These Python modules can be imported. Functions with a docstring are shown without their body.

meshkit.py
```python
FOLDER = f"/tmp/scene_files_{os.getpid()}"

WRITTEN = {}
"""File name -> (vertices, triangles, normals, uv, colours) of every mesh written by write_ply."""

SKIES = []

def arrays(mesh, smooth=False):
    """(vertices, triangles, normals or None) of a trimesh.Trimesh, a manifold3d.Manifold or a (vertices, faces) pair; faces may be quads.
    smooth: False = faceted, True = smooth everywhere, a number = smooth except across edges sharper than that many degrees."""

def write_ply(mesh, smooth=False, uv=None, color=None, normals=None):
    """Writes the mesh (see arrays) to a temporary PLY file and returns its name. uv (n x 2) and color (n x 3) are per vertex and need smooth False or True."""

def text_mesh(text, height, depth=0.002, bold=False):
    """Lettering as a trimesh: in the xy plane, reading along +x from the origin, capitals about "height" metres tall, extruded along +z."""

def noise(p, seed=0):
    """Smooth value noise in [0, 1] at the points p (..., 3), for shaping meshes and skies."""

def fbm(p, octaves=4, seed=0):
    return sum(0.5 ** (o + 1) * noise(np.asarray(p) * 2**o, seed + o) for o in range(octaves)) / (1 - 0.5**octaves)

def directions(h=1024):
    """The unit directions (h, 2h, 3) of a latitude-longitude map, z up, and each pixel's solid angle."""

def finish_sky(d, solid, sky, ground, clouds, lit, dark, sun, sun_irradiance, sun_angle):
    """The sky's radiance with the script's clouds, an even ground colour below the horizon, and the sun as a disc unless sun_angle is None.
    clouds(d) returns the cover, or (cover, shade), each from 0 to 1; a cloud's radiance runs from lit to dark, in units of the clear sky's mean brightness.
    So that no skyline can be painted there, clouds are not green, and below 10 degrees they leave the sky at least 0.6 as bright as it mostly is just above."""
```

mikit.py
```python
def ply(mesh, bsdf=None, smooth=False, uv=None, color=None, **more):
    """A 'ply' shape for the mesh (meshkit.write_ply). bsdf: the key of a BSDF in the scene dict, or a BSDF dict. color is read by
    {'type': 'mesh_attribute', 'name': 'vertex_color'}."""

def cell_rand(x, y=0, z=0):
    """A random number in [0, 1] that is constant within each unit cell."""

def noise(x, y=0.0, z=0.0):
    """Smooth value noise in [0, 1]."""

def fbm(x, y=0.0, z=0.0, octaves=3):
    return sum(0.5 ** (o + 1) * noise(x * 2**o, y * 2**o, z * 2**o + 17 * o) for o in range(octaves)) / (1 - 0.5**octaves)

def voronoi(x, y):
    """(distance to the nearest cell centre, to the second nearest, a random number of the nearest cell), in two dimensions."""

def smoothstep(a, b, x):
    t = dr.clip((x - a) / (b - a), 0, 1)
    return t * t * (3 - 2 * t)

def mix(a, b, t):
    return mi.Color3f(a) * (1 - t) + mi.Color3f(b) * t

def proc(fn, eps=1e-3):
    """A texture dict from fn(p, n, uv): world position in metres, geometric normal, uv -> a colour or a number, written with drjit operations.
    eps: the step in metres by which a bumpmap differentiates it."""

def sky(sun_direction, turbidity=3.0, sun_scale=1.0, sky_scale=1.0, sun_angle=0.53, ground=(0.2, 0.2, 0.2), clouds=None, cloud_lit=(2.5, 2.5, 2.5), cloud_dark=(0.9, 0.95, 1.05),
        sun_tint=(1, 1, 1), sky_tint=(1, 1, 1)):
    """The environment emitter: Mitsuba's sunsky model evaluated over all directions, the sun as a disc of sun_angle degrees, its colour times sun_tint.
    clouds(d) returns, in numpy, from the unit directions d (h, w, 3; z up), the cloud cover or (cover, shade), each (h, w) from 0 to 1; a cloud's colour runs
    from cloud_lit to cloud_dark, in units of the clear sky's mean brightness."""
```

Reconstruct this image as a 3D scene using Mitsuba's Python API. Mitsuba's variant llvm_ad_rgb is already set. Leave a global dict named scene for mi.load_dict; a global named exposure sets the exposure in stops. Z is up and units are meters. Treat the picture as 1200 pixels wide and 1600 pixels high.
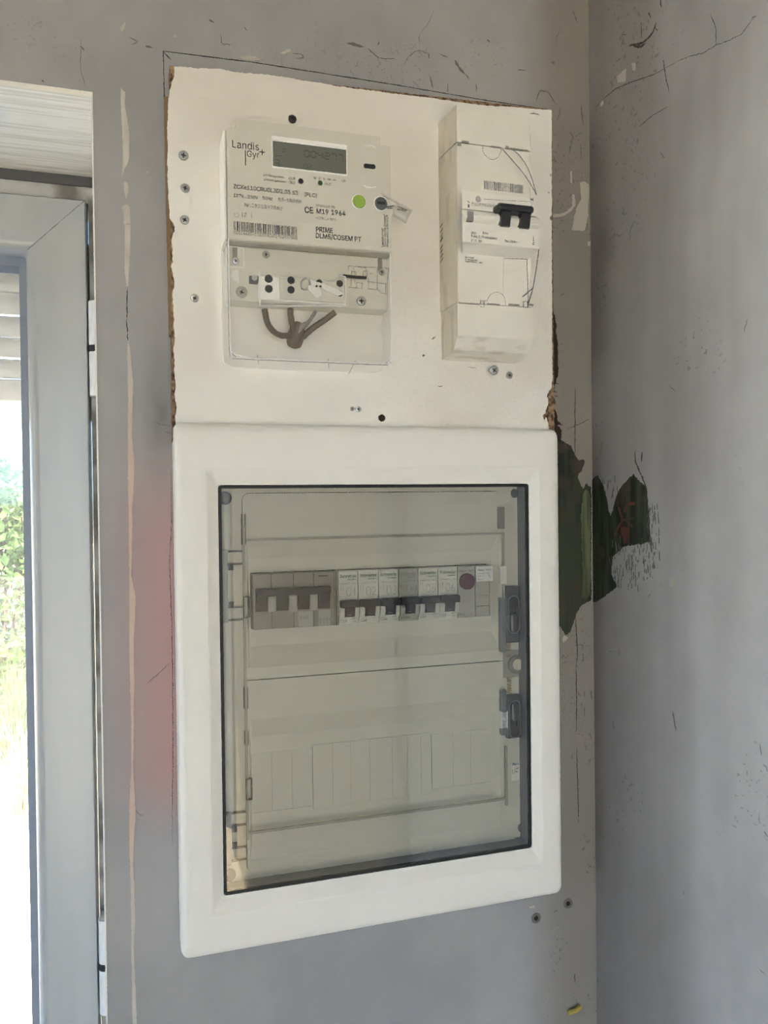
import math, random
import numpy as np
import trimesh
import shapely
from shapely.geometry import Polygon, LineString, Point
from shapely.ops import unary_union
import drjit as dr
import mitsuba as mi
import mikit, meshkit
from mikit import fbm, noise, smoothstep, mix, proc

T = mi.ScalarTransform4f
rng = random.Random(7)
nrg = np.random.default_rng(11)
scene, labels = {}, {}

# ------------------------------------------------------------------ camera, sky, sun, exposure
# metres; x = 0 is the right-hand wall, y = 0 the wall with the meter (room at y < 0), z = 0 the floor
exposure = 4.6
EYE = np.array([-0.42436, -0.67823, 1.5500])
FWD, UPV = np.array([0.29928, 0.95408, -0.01308]), np.array([0.01503, 0.00899, 0.99985])
scene['camera'] = {'type': 'perspective', 'fov': 2 * math.degrees(math.atan(600 / 1250)), 'fov_axis': 'x', 'near_clip': 0.02, 'far_clip': 500.0,
                   'to_world': T().look_at(origin=EYE.tolist(), target=(EYE + FWD).tolist(), up=UPV.tolist())}
scene['sky'] = mikit.sky((-0.22, -0.42, 0.86), turbidity=3.5, sun_scale=1.0, sky_scale=1.35, ground=(0.30, 0.295, 0.28), sun_tint=(1.0, 1.0, 0.90), sky_tint=(.98, 1.04, 1.0))

# ------------------------------------------------------------------ helpers (shapes in millimetres: x, h = distance in front of the wall, z)
def lin(r, g, b):
    return [((v / 255) / 12.92 if v / 255 <= 0.04045 else ((v / 255 + 0.055) / 1.055) ** 2.4) for v in (r, g, b)]

def mat(name, col, rough=0.5, spec=0.5, metal=0.0, **kw):
    col = {'type': 'rgb', 'value': list(col)} if not isinstance(col, dict) else col
    scene['mat_' + name] = {'type': 'twosided', 'b': {'type': 'principled', 'base_color': col, 'roughness': rough, 'specular': spec, 'metallic': metal, **kw}}
    return 'mat_' + name

def tri(v, f):
    return trimesh.Trimesh(np.asarray(v, float), np.asarray(f, int), process=False)

def cat(*ms):
    return trimesh.util.concatenate([m for m in ms if m is not None])

def numbered(key):
    if key not in scene and key not in labels:
        return key
    k = 1
    while f'{key}_{k:03d}' in scene or f'{key}_{k:03d}' in labels:
        k += 1
    return f'{key}_{k:03d}'

def thing(name, label, category, group=None):
    key = numbered(name)
    labels[key] = {'label': label, 'category': category}
    if group:
        labels[key]['group'] = group
    return key

def add(parent, part, mesh, bsdf, smooth=False, label=None, kind=None, **more):
    key = numbered(parent + '__' + part if parent else part)
    m = mesh.copy()
    m.apply_scale(0.001)
    scene[key] = mikit.ply(m, bsdf, smooth=smooth, **more)
    d = {}
    if label: d['label'] = label
    if kind: d['kind'] = kind
    if d: labels[key] = {**labels.get(key, {}), **d}
    return key

def rrect(x0, x1, z0, z1, r, n=5):
    r = max(min(r, (x1 - x0) / 2 - 1e-6, (z1 - z0) / 2 - 1e-6), 1e-4)
    out = []
    for cx, cz, a in ((x1 - r, z0 + r, -90), (x1 - r, z1 - r, 0), (x0 + r, z1 - r, 90), (x0 + r, z0 + r, 180)):
        for k in range(n + 1):
            t = math.radians(a + 90 * k / n)
            out.append((cx + r * math.cos(t), cz + r * math.sin(t)))
    return np.array(out)

def ring(p, h):
    p = np.asarray(p, float)
    return np.stack([p[:, 0], np.full(len(p), -float(h)), p[:, 1]], 1)

def loft(rings, cap=(True, True), closed=False):
    n = len(rings[0]); v = np.vstack(rings); f = []
    m = len(rings)
    for k in range(m if closed else m - 1):
        a, b = k * n, ((k + 1) % m) * n
        for i in range(n):
            j = (i + 1) % n
            f += [(a + i, a + j, b + j), (a + i, b + j, b + i)]
    if not closed:
        if cap[0]: f += [(0, i + 1, i) for i in range(1, n - 1)]
        if cap[1]: f += [((m - 1) * n, (m - 1) * n + i, (m - 1) * n + i + 1) for i in range(1, n - 1)]
    return tri(v, f)

def rb(x0, x1, h0, h1, z0, z1, r=0.8, c=1.0, n=3, taper=0.0):
    """rounded block, flat back at h0, softened front edge at h1"""
    r = min(r, (x1 - x0) / 2.2, (z1 - z0) / 2.2, abs(h1 - h0) * .9)
    R = [(taper * 0, h0), (taper, h1 - r), (taper + .3 * r, h1 - .3 * r), (taper + r, h1)]
    return loft([ring(rrect(x0 + i, x1 - i, z0 + i, z1 - i, max(c - i * .5, .15), n), h) for i, h in R])

def bx(x0, x1, h0, h1, z0, z1):
    v = [(x, -h, z) for x in (x0, x1) for h in (h0, h1) for z in (z0, z1)]
    m = trimesh.Trimesh(v, [[0, 1, 3], [0, 3, 2], [4, 6, 7], [4, 7, 5], [0, 4, 5], [0, 5, 1], [2, 3, 7], [2, 7, 6], [0, 2, 6], [0, 6, 4], [1, 5, 7], [1, 7, 3]], process=False)
    m.fix_normals()
    return m

def prism(poly, h0, h1):
    """polygon in the wall plane (x, z) extruded from h0 to h1"""
    if not hasattr(poly, 'exterior') and not hasattr(poly, 'geoms'):
        poly = Polygon(poly)
    poly = poly.buffer(0)
    out = []
    for g in getattr(poly, 'geoms', [poly]):
        if g.area < 1e-3: continue
        m = trimesh.creation.extrude_polygon(g, h1 - h0, engine='earcut')
        v = m.vertices
        out.append(trimesh.Trimesh(np.stack([v[:, 0], -(h0 + v[:, 2]), v[:, 1]], 1), m.faces, process=False))
    return cat(*out)

def sideprism(poly, x0, x1):
    """polygon in (h, z) extruded along x"""
    m = trimesh.creation.extrude_polygon(Polygon(poly).buffer(0), x1 - x0, engine='earcut')
    v = m.vertices
    m = trimesh.Trimesh(np.stack([x0 + v[:, 2], -v[:, 0], v[:, 1]], 1), m.faces, process=False)
    m.fix_normals()
    return m

def rwprism(poly, t):
    """polygon in (y, z) on the right wall, t proud of it"""
    if not hasattr(poly, 'exterior') and not hasattr(poly, 'geoms'):
        poly = Polygon(poly)
    poly = poly.buffer(0)
    out = []
    for g in getattr(poly, 'geoms', [poly]):
        if g.area < 1e-3: continue
        m = trimesh.creation.extrude_polygon(g, t, engine='earcut')
        v = m.vertices
        m = trimesh.Trimesh(np.stack([-v[:, 2], v[:, 0], v[:, 1]], 1), m.faces, process=False)
        m.fix_normals()
        out.append(m)
    return cat(*out)

def disc(x, z, r, h0, h1, n=24, bev=0.0, sz=1.0):
    a = np.arange(n) * 2 * math.pi / n
    P = lambda q: np.stack([x + q * np.cos(a), z + sz * q * np.sin(a)], 1)
    if bev:
        return loft([ring(P(r), h0), ring(P(r), h1 - bev), ring(P(r - .3 * bev), h1 - .3 * bev), ring(P(r - bev), h1)])
    return loft([ring(P(r), h0), ring(P(r), h1)])

def smooth_path(pts, step=1.5):
    pts = np.asarray(pts, float)
    n = len(pts)
    if n < 3:
        return pts
    out = []
    P = np.vstack([2 * pts[0] - pts[1], pts, 2 * pts[-1] - pts[-2]])
    for i in range(n - 1):
        a, b, c, d = P[i:i + 4]
        m = max(2, int(np.linalg.norm(c - b) / step))
        for k in range(m):
            t = k / m
            out.append(.5 * (2 * b + (c - a) * t + (2 * a - 5 * b + 4 * c - d) * t * t + (3 * b - a - 3 * c + d) * t ** 3))
    out.append(pts[-1])
    return np.array(out)

def tube(pts, r, n=8, step=1.5):
    """pts: (x, h, z) in mm"""
    p = np.array([(a, -b, c) for a, b, c in pts], float)
    p = smooth_path(p, step)
    rr = np.full(len(p), r) if np.isscalar(r) else np.interp(np.linspace(0, 1, len(p)), np.linspace(0, 1, len(r)), r)
    t = np.gradient(p, axis=0); t /= np.linalg.norm(t, axis=1, keepdims=True) + 1e-12
    u = np.cross(t[0], [0.31, 0.2, 0.93]); u /= np.linalg.norm(u)
    rings = []
    a = np.arange(n) * 2 * math.pi / n
    for k in range(len(p)):
        u = u - t[k] * (u @ t[k]); u /= np.linalg.norm(u)
        w = np.cross(t[k], u)
        rings.append(p[k] + rr[k] * (np.cos(a)[:, None] * u + np.sin(a)[:, None] * w))
    m = loft(rings)
    m.fix_normals()
    return m

def jag(poly, amp, step=1.2, seed=1):
    """polygon with a ragged outline"""
    g = random.Random(seed)
    ln = Polygon(poly).exterior
    n = max(6, int(ln.length / step))
    P = [ln.interpolate(i / n, normalized=True) for i in range(n)]
    return Polygon([(q.x + g.uniform(-amp, amp), q.y + g.uniform(-amp, amp)) for q in P]).buffer(0)

def ribbon(pts, w, amp=0.25, seed=1, step=1.6, taper=True):
    """thin uneven line as a polygon"""
    g = random.Random(seed)
    ln = LineString(pts)
    n = max(3, int(ln.length / step))
    L, R = [], []
    for i in range(n + 1):
        s = i / n
        a, b = ln.interpolate(max(0, s - .01), normalized=True), ln.interpolate(min(1, s + .01), normalized=True)
        d = np.array([b.x - a.x, b.y - a.y]); d /= np.linalg.norm(d) + 1e-9
        q = ln.interpolate(s, normalized=True); c = np.array([q.x, q.y]) + np.array([-d[1], d[0]]) * g.uniform(-amp, amp)
        ww = w * g.uniform(.35, 1.15) * (min(1, 4 * s + .2, 4 * (1 - s) + .2) if taper else 1) / 2
        L.append(c + np.array([-d[1], d[0]]) * ww); R.append(c - np.array([-d[1], d[0]]) * ww)
    return Polygon(L + R[::-1]).buffer(0.02)

_texts = {}
def text(s, ends, cap, h, bold=False, depth=0.12, rot=0, lean=0.0):
    """lettering on a plane at h: ends = the two ends of its base line (x, z)"""
    (xa, za), (xb, zb) = ends
    m = meshkit.text_mesh(s, cap, depth, bold)
    v = m.vertices - [m.bounds[0][0], 0, 0]
    want = math.hypot(xb - xa, zb - za)
    v[:, 0] *= want / max(v[:, 0].max(), 1e-6)
    v[:, 0] += lean * v[:, 1]
    if rot == 0:
        z0 = (za + zb) / 2
        w = np.stack([xa + v[:, 0], -(h + v[:, 2]), z0 + v[:, 1]], 1)
    else:   # reading upwards
        w = np.stack([xa - v[:, 1], -(h + v[:, 2]), za + v[:, 0]], 1)
    return trimesh.Trimesh(w, m.faces, process=False)

def strokes(lines, w, h, depth=0.1):
    return prism(unary_union([LineString(l).buffer(w / 2, cap_style=2) for l in lines]), h, h + depth)

def box2(pair):
    (a, b), (c, d) = pair
    return min(a, c), max(a, c), min(b, d), max(b, d)

def barcode(x0, x1, z0, z1, h, n, seed):
    g = random.Random(seed)
    xs, x, bars = [], x0, []
    w = (x1 - x0) / n
    while x < x1 - w:
        a = w * g.choice([.5, .5, .8, 1.2]); bars.append(bx(x, min(x + a, x1), h, h + .08, z0, z1)); x += a + w * g.choice([.45, .45, .7, 1.1])
    return cat(*bars)

# ------------------------------------------------------------------ materials
def wall_fn(p, n, uv):
    x, y, z = p.x, p.y, p.z
    a = fbm(x * 9, z * 9, y * 9, 4)
    b = fbm(x * 60 + 3, z * 40, y * 50, 3)
    c = mix((.285, .288, .292), (.335, .330, .328), smoothstep(.25, .75, a))
    c = c * (0.95 + 0.1 * b)
    # old pink undercoat showing through left of the panel
    pk = smoothstep(-.462, -.398, x + .02 * (a - .5)) * (1 - smoothstep(-.375, -.33, x)) * smoothstep(1.265, 1.335, z + .05 * (a - .5)) * (1 - smoothstep(1.50, 1.64, z + .10 * (a - .5)))
    c = mix(c, mi.Color3f(.41, .235, .222), .82 * pk)
    # brownish dirt towards the corner
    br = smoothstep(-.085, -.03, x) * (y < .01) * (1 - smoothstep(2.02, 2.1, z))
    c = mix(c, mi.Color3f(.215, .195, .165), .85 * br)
    spk = smoothstep(.80, .88, noise(x * 800, z * 640, 5)) * smoothstep(.58, .72, fbm(x * 26, z * 16, 9.0, 3)) * smoothstep(-.10, -.04, x)
    c = mix(c, mi.Color3f(.10, .09, .08), .6 * spk)
    spk2 = smoothstep(.80, .86, noise(x * 480, z * 480, 15)) * smoothstep(.55, .66, fbm(x * 10, z * 10, 19.0, 3)) * smoothstep(1.88, 1.93, z)
    c = mix(c, mi.Color3f(.14, .13, .12), .3 * spk2)
    # dark smudge beside the top of the panel
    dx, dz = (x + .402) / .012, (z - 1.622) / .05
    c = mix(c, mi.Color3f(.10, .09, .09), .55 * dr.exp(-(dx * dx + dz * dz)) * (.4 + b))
    return c

def rwall_fn(p, n, uv):
    y, z = p.y, p.z
    a = fbm(y * 7, z * 5, 3.0, 4)
    s = fbm(y * 26, z * 3.0, 8.0, 3)
    b = fbm(y * 70, z * 70, 1.0, 2)
    c = mix((.39, .388, .39), (.45, .45, .455), smoothstep(.3, .7, a))
    grime_and_shade = 1 - smoothstep(.085, .255, -y + .13 * (a - .5) + .06 * (s - .5))   # patchy brown film, with the light falloff at the corner painted in
    c = mix(c, mi.Color3f(.262, .252, .242), grime_and_shade)
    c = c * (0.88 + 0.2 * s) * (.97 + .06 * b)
    br = (1 - smoothstep(.012, .055, -y + .03 * (a - .5)))  # brown dirt next to the corner, deepened with painted shade
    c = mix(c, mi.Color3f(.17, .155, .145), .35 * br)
    spk = smoothstep(.84, .90, noise(y * 420, z * 420, 5)) * smoothstep(.60, .74, fbm(y * 14, z * 12, 9.0, 3))
    c = mix(c, mi.Color3f(.12, .11, .10), .5 * spk)
    return c

def board_fn(p, n, uv):
    x, z = p.x, p.z
    a = fbm(x * 14, z * 14, 2.0, 4)
    g = fbm(x * 1000, z * 1000, 7.0, 2)
    c = mix((.70, .68, .62), (.76, .745, .69), a)
    st = smoothstep(.5, .75, fbm(x * 7 + 4, z * 9, 5.0, 3))
    c = mix(c, mi.Color3f(.60, .545, .47), .45 * st)
    dirt = smoothstep(.53, .66, g) * smoothstep(-.26, -.20, x) * (1 - smoothstep(1.74, 1.82, z)) * .11
    c = mix(c, mi.Color3f(.45, .39, .31), dirt)
    return c

def core_fn(p, n, uv):
    g = fbm(p.x * 400, p.z * 400, p.y * 400, 3)
    return mix((.06, .038, .024), (.33, .22, .13), smoothstep(.25, .75, g))

def green_fn(p, n, uv):
    s = fbm((p.x - p.y) * 120, p.z * 12, 3.0, 3)
    b = fbm((p.x - p.y) * 60, p.z * 60, 5.0, 3)
    c = mix((.009, .012, .008), (.032, .040, .023), smoothstep(.3, .7, s))
    c = mix(c, mi.Color3f(.05, .032, .025), .6 * smoothstep(.55, .7, b))
    return c

def greenlight_fn(p, n, uv):
    s = fbm((p.x - p.y) * 200, p.z * 16, 3.0, 3)
    return mix((.045, .060, .028), (.105, .130, .062), smoothstep(.25, .75, s))

def soffit_fn(p, n, uv):
    s = fbm(p.x * 14, p.y * 420, 3.0, 4)
    return mix((.74, .71, .62), (.90, .88, .80), smoothstep(.25, .7, s))

def sash_fn(p, n, uv):
    s = fbm(p.x * 40, p.z * 4, p.y * 40, 3)
    return mix((.32, .335, .335), (.39, .395, .39), s)

def frame_dirt_fn(p, n, uv):
    s = fbm(p.x * 50, p.z * 30, p.y * 30, 4)
    return mix((.16, .15, .135), (.42, .42, .40), smoothstep(.28, .62, s))

def box_fn(p, n, uv):
    s = fbm(p.x * 60, p.z * 50, p.y * 60, 4)
    c = mix((.66, .635, .555), (.735, .71, .635), s)
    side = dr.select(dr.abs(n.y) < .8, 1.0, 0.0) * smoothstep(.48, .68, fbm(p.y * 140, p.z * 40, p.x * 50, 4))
    left = dr.select(n.x < -.6, 1.0, 0.0)   # left flank toned darker and yellower throughout
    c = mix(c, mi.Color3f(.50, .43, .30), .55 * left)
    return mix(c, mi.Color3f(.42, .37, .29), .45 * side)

def filler_fn(p, n, uv):
    s = fbm(p.x * 200, p.z * 60, 1.0, 3)
    t = 1 - smoothstep(1.56, 1.68, p.z)
    u = 1 - smoothstep(1.20, 1.30, p.z)
    c = mix((.43, .395, .35), (.55, .515, .46), s)
    return mix(c, mi.Color3f(.54, .39, .32), .75 * t * (1 - u))

def gravel_fn(p, n, uv):
    s = fbm(p.x * 30, p.y * 30, 0, 4)
    g = smoothstep(.56, .70, fbm(p.x * 2.2, p.y * 2.2, 4.0, 4))
    return mix(mix((.60, .56, .48), (.76, .73, .65), s), mi.Color3f(.30, .26, .14), .5 * g)

def floor_fn(p, n, uv):
    return mix((.34, .31, .27), (.44, .40, .35), fbm(p.x * 4, p.y * 4, 0, 3))

def leaf_fn(p, n, uv):
    s = noise(p.x * 23, p.y * 23, p.z * 23)
    return mix((.05, .11, .045), (.19, .29, .11), s)

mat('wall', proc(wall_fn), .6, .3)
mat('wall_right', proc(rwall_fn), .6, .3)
mat('plain_wall', (.24, .24, .245), .7, .3)
mat('ceiling', (.50, .50, .49), .8, .2)
mat('floor', proc(floor_fn), .4, .4)
mat('board', proc(board_fn), .6, .25)
mat('core', proc(core_fn), .9, .1)
mat('batten', (.24, .16, .085), .7, .2)
mat('green', proc(green_fn), .5, .4)
mat('green_light', proc(greenlight_fn), .5, .4)
mat('hollow', (.035, .026, .02), .9, .1)
mat('rust_paint', (.075, .030, .021), .6, .3)
mat('crack', (.06, .054, .05), .9, .1)
mat('scuff', (.145, .138, .13), .9, .1)
mat('pencil', (.05, .05, .055), .8, .2)
mat('chip', (.42, .395, .345), .7, .2)
mat('filler', proc(filler_fn), .7, .3)
mat('soffit', proc(soffit_fn), .6, .3)
mat('bead', (.72, .71, .68), .5, .4)
mat('sash', proc(sash_fn), .3, .5)
mat('door_frame', proc(frame_dirt_fn), .6, .3)
mat('hinge_white', (.74, .75, .75), .3, .5)
mat('gasket', (.20, .225, .265), .6, .3)
mat('dark', (.022, .022, .024), .5, .4)
mat('shutter', (.74, .73, .68), .45, .4)
mat('wood_door', (.29, .215, .115), .6, .4)
mat('casing', (.075, .085, .10), .5, .4)
mat('white_plastic', (.735, .715, .655), .5, .3)
mat('inner_plastic', (.63, .615, .54), .4, .4)
mat('meter_case', (.58, .555, .475), .4, .4)
mat('meter_edge', (.80, .79, .74), .3, .5)
mat('meter_inner', (.60, .585, .51), .45, .4)
mat('box', proc(box_fn), .4, .45)
mat('nose', (.74, .72, .65), .35, .5)
mat('ink', (.022, .022, .024), .6, .2)
mat('ink_grey', (.16, .16, .165), .6, .2)
mat('ink_green', (.03, .10, .05), .6, .2)
mat('ink_blue', (.03, .05, .16), .6, .2)
mat('lcd', (.125, .135, .11), .25, .5)
mat('lcd_digit', (.062, .068, .056), .4, .3)
mat('lime', (.27, .40, .06), .35, .5)
mat('grey_button', (.085, .09, .10), .35, .5)
mat('led_dark', (.02, .012, .018), .2, .6)
mat('led_green', (.02, .055, .025), .2, .6)
mat('steel', (.50, .50, .49), .32, .5, .9)
mat('steel_dull', (.34, .34, .32), .5, .5, .6)
mat('black_plastic', (.016, .016, .019), .32, .5)
mat('toggle_plastic', (.018, .018, .022), .45, .3)
mat('latch_plastic', (.045, .052, .062), .3, .6)
mat('skirt', (.16, .175, .19), .3, .5)
mat('rim', (.014, .017, .017), .5, .25)
mat('module_grey', (.40, .395, .36), .45, .4)
mat('module_beige', (.235, .22, .19), .35, .5)
mat('red_button', (.10, .016, .032), .3, .5)
mat('cable', (.135, .11, .09), .5, .4)
mat('tape', (.24, .235, .23), .5, .4)
mat('brass', (.42, .34, .18), .5, .4)
mat('rib', (.36, .35, .30), .4, .4)
mat('breaker_white', (.64, .635, .58), .4, .4)
mat('seal_plastic', (.50, .47, .41), .25, .5)
mat('clear_edge', (.72, .72, .69), .15, .6)
mat('clear_dark', (.33, .33, .31), .25, .5)
mat('green_grey', (.105, .108, .092), .7, .2)
mat('groove', (.095, .095, .10), .7, .2)
mat('plug_grey', (.13, .12, .11), .7, .3)
mat('plug_yellow', (.36, .28, .07), .6, .3)
mat('gravel', proc(gravel_fn), .9, .1)
mat('bark', (.12, .085, .055), .9, .1)
mat('straw', (.55, .47, .22), .7, .2)
mat('outer_wall', (.62, .58, .50), .8, .2)
scene['mat_leaf'] = {'type': 'principledthin', 'base_color': proc(leaf_fn), 'roughness': .45, 'diff_trans': .7, 'spec_trans': 0.0}
scene['mat_pane'] = {'type': 'thindielectric', 'int_ior': 1.5}
scene['mat_smoked'] = {'type': 'thindielectric', 'int_ior': 1.55, 'specular_transmittance': {'type': 'rgb', 'value': [.745, .745, .72]}}
scene['mat_clear'] = {'type': 'thindielectric', 'int_ior': 1.45, 'specular_transmittance': {'type': 'rgb', 'value': [.96, .96, .95]}}

# ------------------------------------------------------------------ the room
def struct(name, mesh, m, **kw):
    return add('', name, mesh, m, kind='structure', **kw)

DX0, DX1, DTOP = -2450.0, -450.0, 1874.0  # opening widened to the left, out of view, to admit more light
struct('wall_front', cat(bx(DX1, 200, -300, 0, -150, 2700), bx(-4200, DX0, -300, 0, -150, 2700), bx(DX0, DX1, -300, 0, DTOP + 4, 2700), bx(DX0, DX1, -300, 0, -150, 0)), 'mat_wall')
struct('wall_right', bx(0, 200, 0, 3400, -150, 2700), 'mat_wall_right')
struct('wall_left', cat(bx(-4400, -4200, -300, 700, -150, 2700), bx(-4400, -4200, 2300, 3600, -150, 2700), bx(-4400, -4200, 700, 2300, -150, 900), bx(-4400, -4200, 700, 2300, 2150, 2700)), 'mat_plain_wall')
struct('wall_back', cat(bx(-4200, -1250, 3400, 3600, -150, 2700), bx(-50, 200, 3400, 3600, -150, 2700), bx(-1250, -50, 3400, 3600, 2150, 2700)), 'mat_plain_wall')
struct('floor', bx(-4200, 0, 0, 3600, -150, 0), 'mat_floor')
struct('ceiling', bx(-4400, 200, -300, 3600, 2700, 2850), 'mat_ceiling')
add('wall_front', 'soffit', bx(DX0, DX1, -170, -.5, DTOP, DTOP + 4), 'mat_soffit', label='brushed cream plaster under the lintel')
add('wall_front', 'corner_bead', sideprism([(-170, 0), (1.0, 0), (1.0, DTOP), (-170, DTOP)], DX1 - 1.2, DX1), 'mat_bead', label='pale plaster edge of the door opening')
# unseen wooden double door, added in the right wall for its reflection
struct('door_2', bx(-14, 0, 700, 2900, 0, 2100), 'mat_wood_door')
add('door_2', 'casing', cat(bx(-24, 0, 610, 700, 0, 2190), bx(-24, 0, 2900, 2990, 0, 2190), bx(-24, 0, 700, 2900, 2100, 2190)), 'mat_casing')
# unglazed opening added in the unseen back wall as a light source
for q in (bx(-1250, -1190, 3420, 3480, 0, 2150), bx(-110, -50, 3420, 3480, 0, 2150), bx(-1190, -110, 3420, 3480, 2090, 2150)):
    add('added_window_1', 'frame_bar', q, 'mat_hinge_white')
for q in (bx(-4330, -4270, 700, 760, 900, 2150), bx(-4330, -4270, 2240, 2300, 900, 2150), bx(-4330, -4270, 760, 2240, 900, 960), bx(-4330, -4270, 760, 2240, 2090, 2150)):  # unseen window added in the left wall to light the right wall
    add('added_window_2', 'frame_bar', q, 'mat_hinge_white')
labels['added_window_2'] = {'kind': 'structure'}
labels['added_window_1'] = {'kind': 'structure'}

# ------------------------------------------------------------------ marks on the two walls
def wmark(part, poly, m, t=.25, label=None):
    return add('wall_front', part, prism(poly, 0, t), m, label=label)

for k, pts in enumerate([[(-395.3,1918.5),(-319.9,1920.6),(-195.1,1919.8),(-108.1,1918.3),(-45.4,1918.5)]]):
    wmark('pencil_line', ribbon(pts, .75, .06, k, 4, False), 'mat_pencil')
wmark('pencil_line', ribbon([(-395.3,1918.5),(-395.1,1897.8),(-394.9,1877.1),(-392.7,1853.6)], .8, .12, 5, 2, False), 'mat_pencil')
wmark('pencil_line', ribbon([(-395.3,1918.0),(-393.3,1916.2),(-389.4,1912.7)], 1.1, .12, 6, 2), 'mat_pencil')
for k, (pts, w) in enumerate([
        ([(-394.3,1576.5),(-394.3,1538.2),(-396.4,1501.5),(-395.3,1438.3),(-395.6,1380.3),(-396.3,1332.8),(-397.8,1269.4)], .6),
        ([(-18,1657.5),(-18.6,1631.4),(-18.8,1593.1)], .8),
        ([(-19.8,1438.3),(-19.1,1419.2),(-17.9,1404.4),(-19.1,1389.8)], .9),
        ([(-17.9,1408.8),(-14.2,1409.8),(-10.6,1408.3)], .8),
        ([(-19.6,1389.9),(-19.5,1357.4),(-19.8,1327.1)], .8), ([(-19.9,1310.9),(-19,1281.5),(-18.5,1251.0),(-18.7,1238.0)], .9), ([(-24,1091.9),(-23.8,1083.1)], .8),
        ([(-38.2,1621.9),(-35.6,1622.3),(-32.2,1621.2)], 1.6), ([(-40.9,1651.5),(-39.1,1653.0),(-37.9,1651.9)], 1.2), ([(-41.3,1647.7),(-38.8,1648.9),(-37,1647.8)], 1.1), ([(-39.9,1660.6),(-35.2,1660.4)], .8),
        ([(-27,1617.5),(-22.7,1619.1),(-17.5,1620.7),(-10.4,1623.9),(-3.4,1627.1)], .5),
        ([(-427.1,1698.6),(-426.6,1690.9),(-426.4,1681.9)], .9), ([(-426.1,1724.3),(-426.6,1711.5),(-426.5,1698.6)], .9)]):
    wmark('crack', ribbon(pts, w, .25, 20 + k), 'mat_crack')
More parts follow.
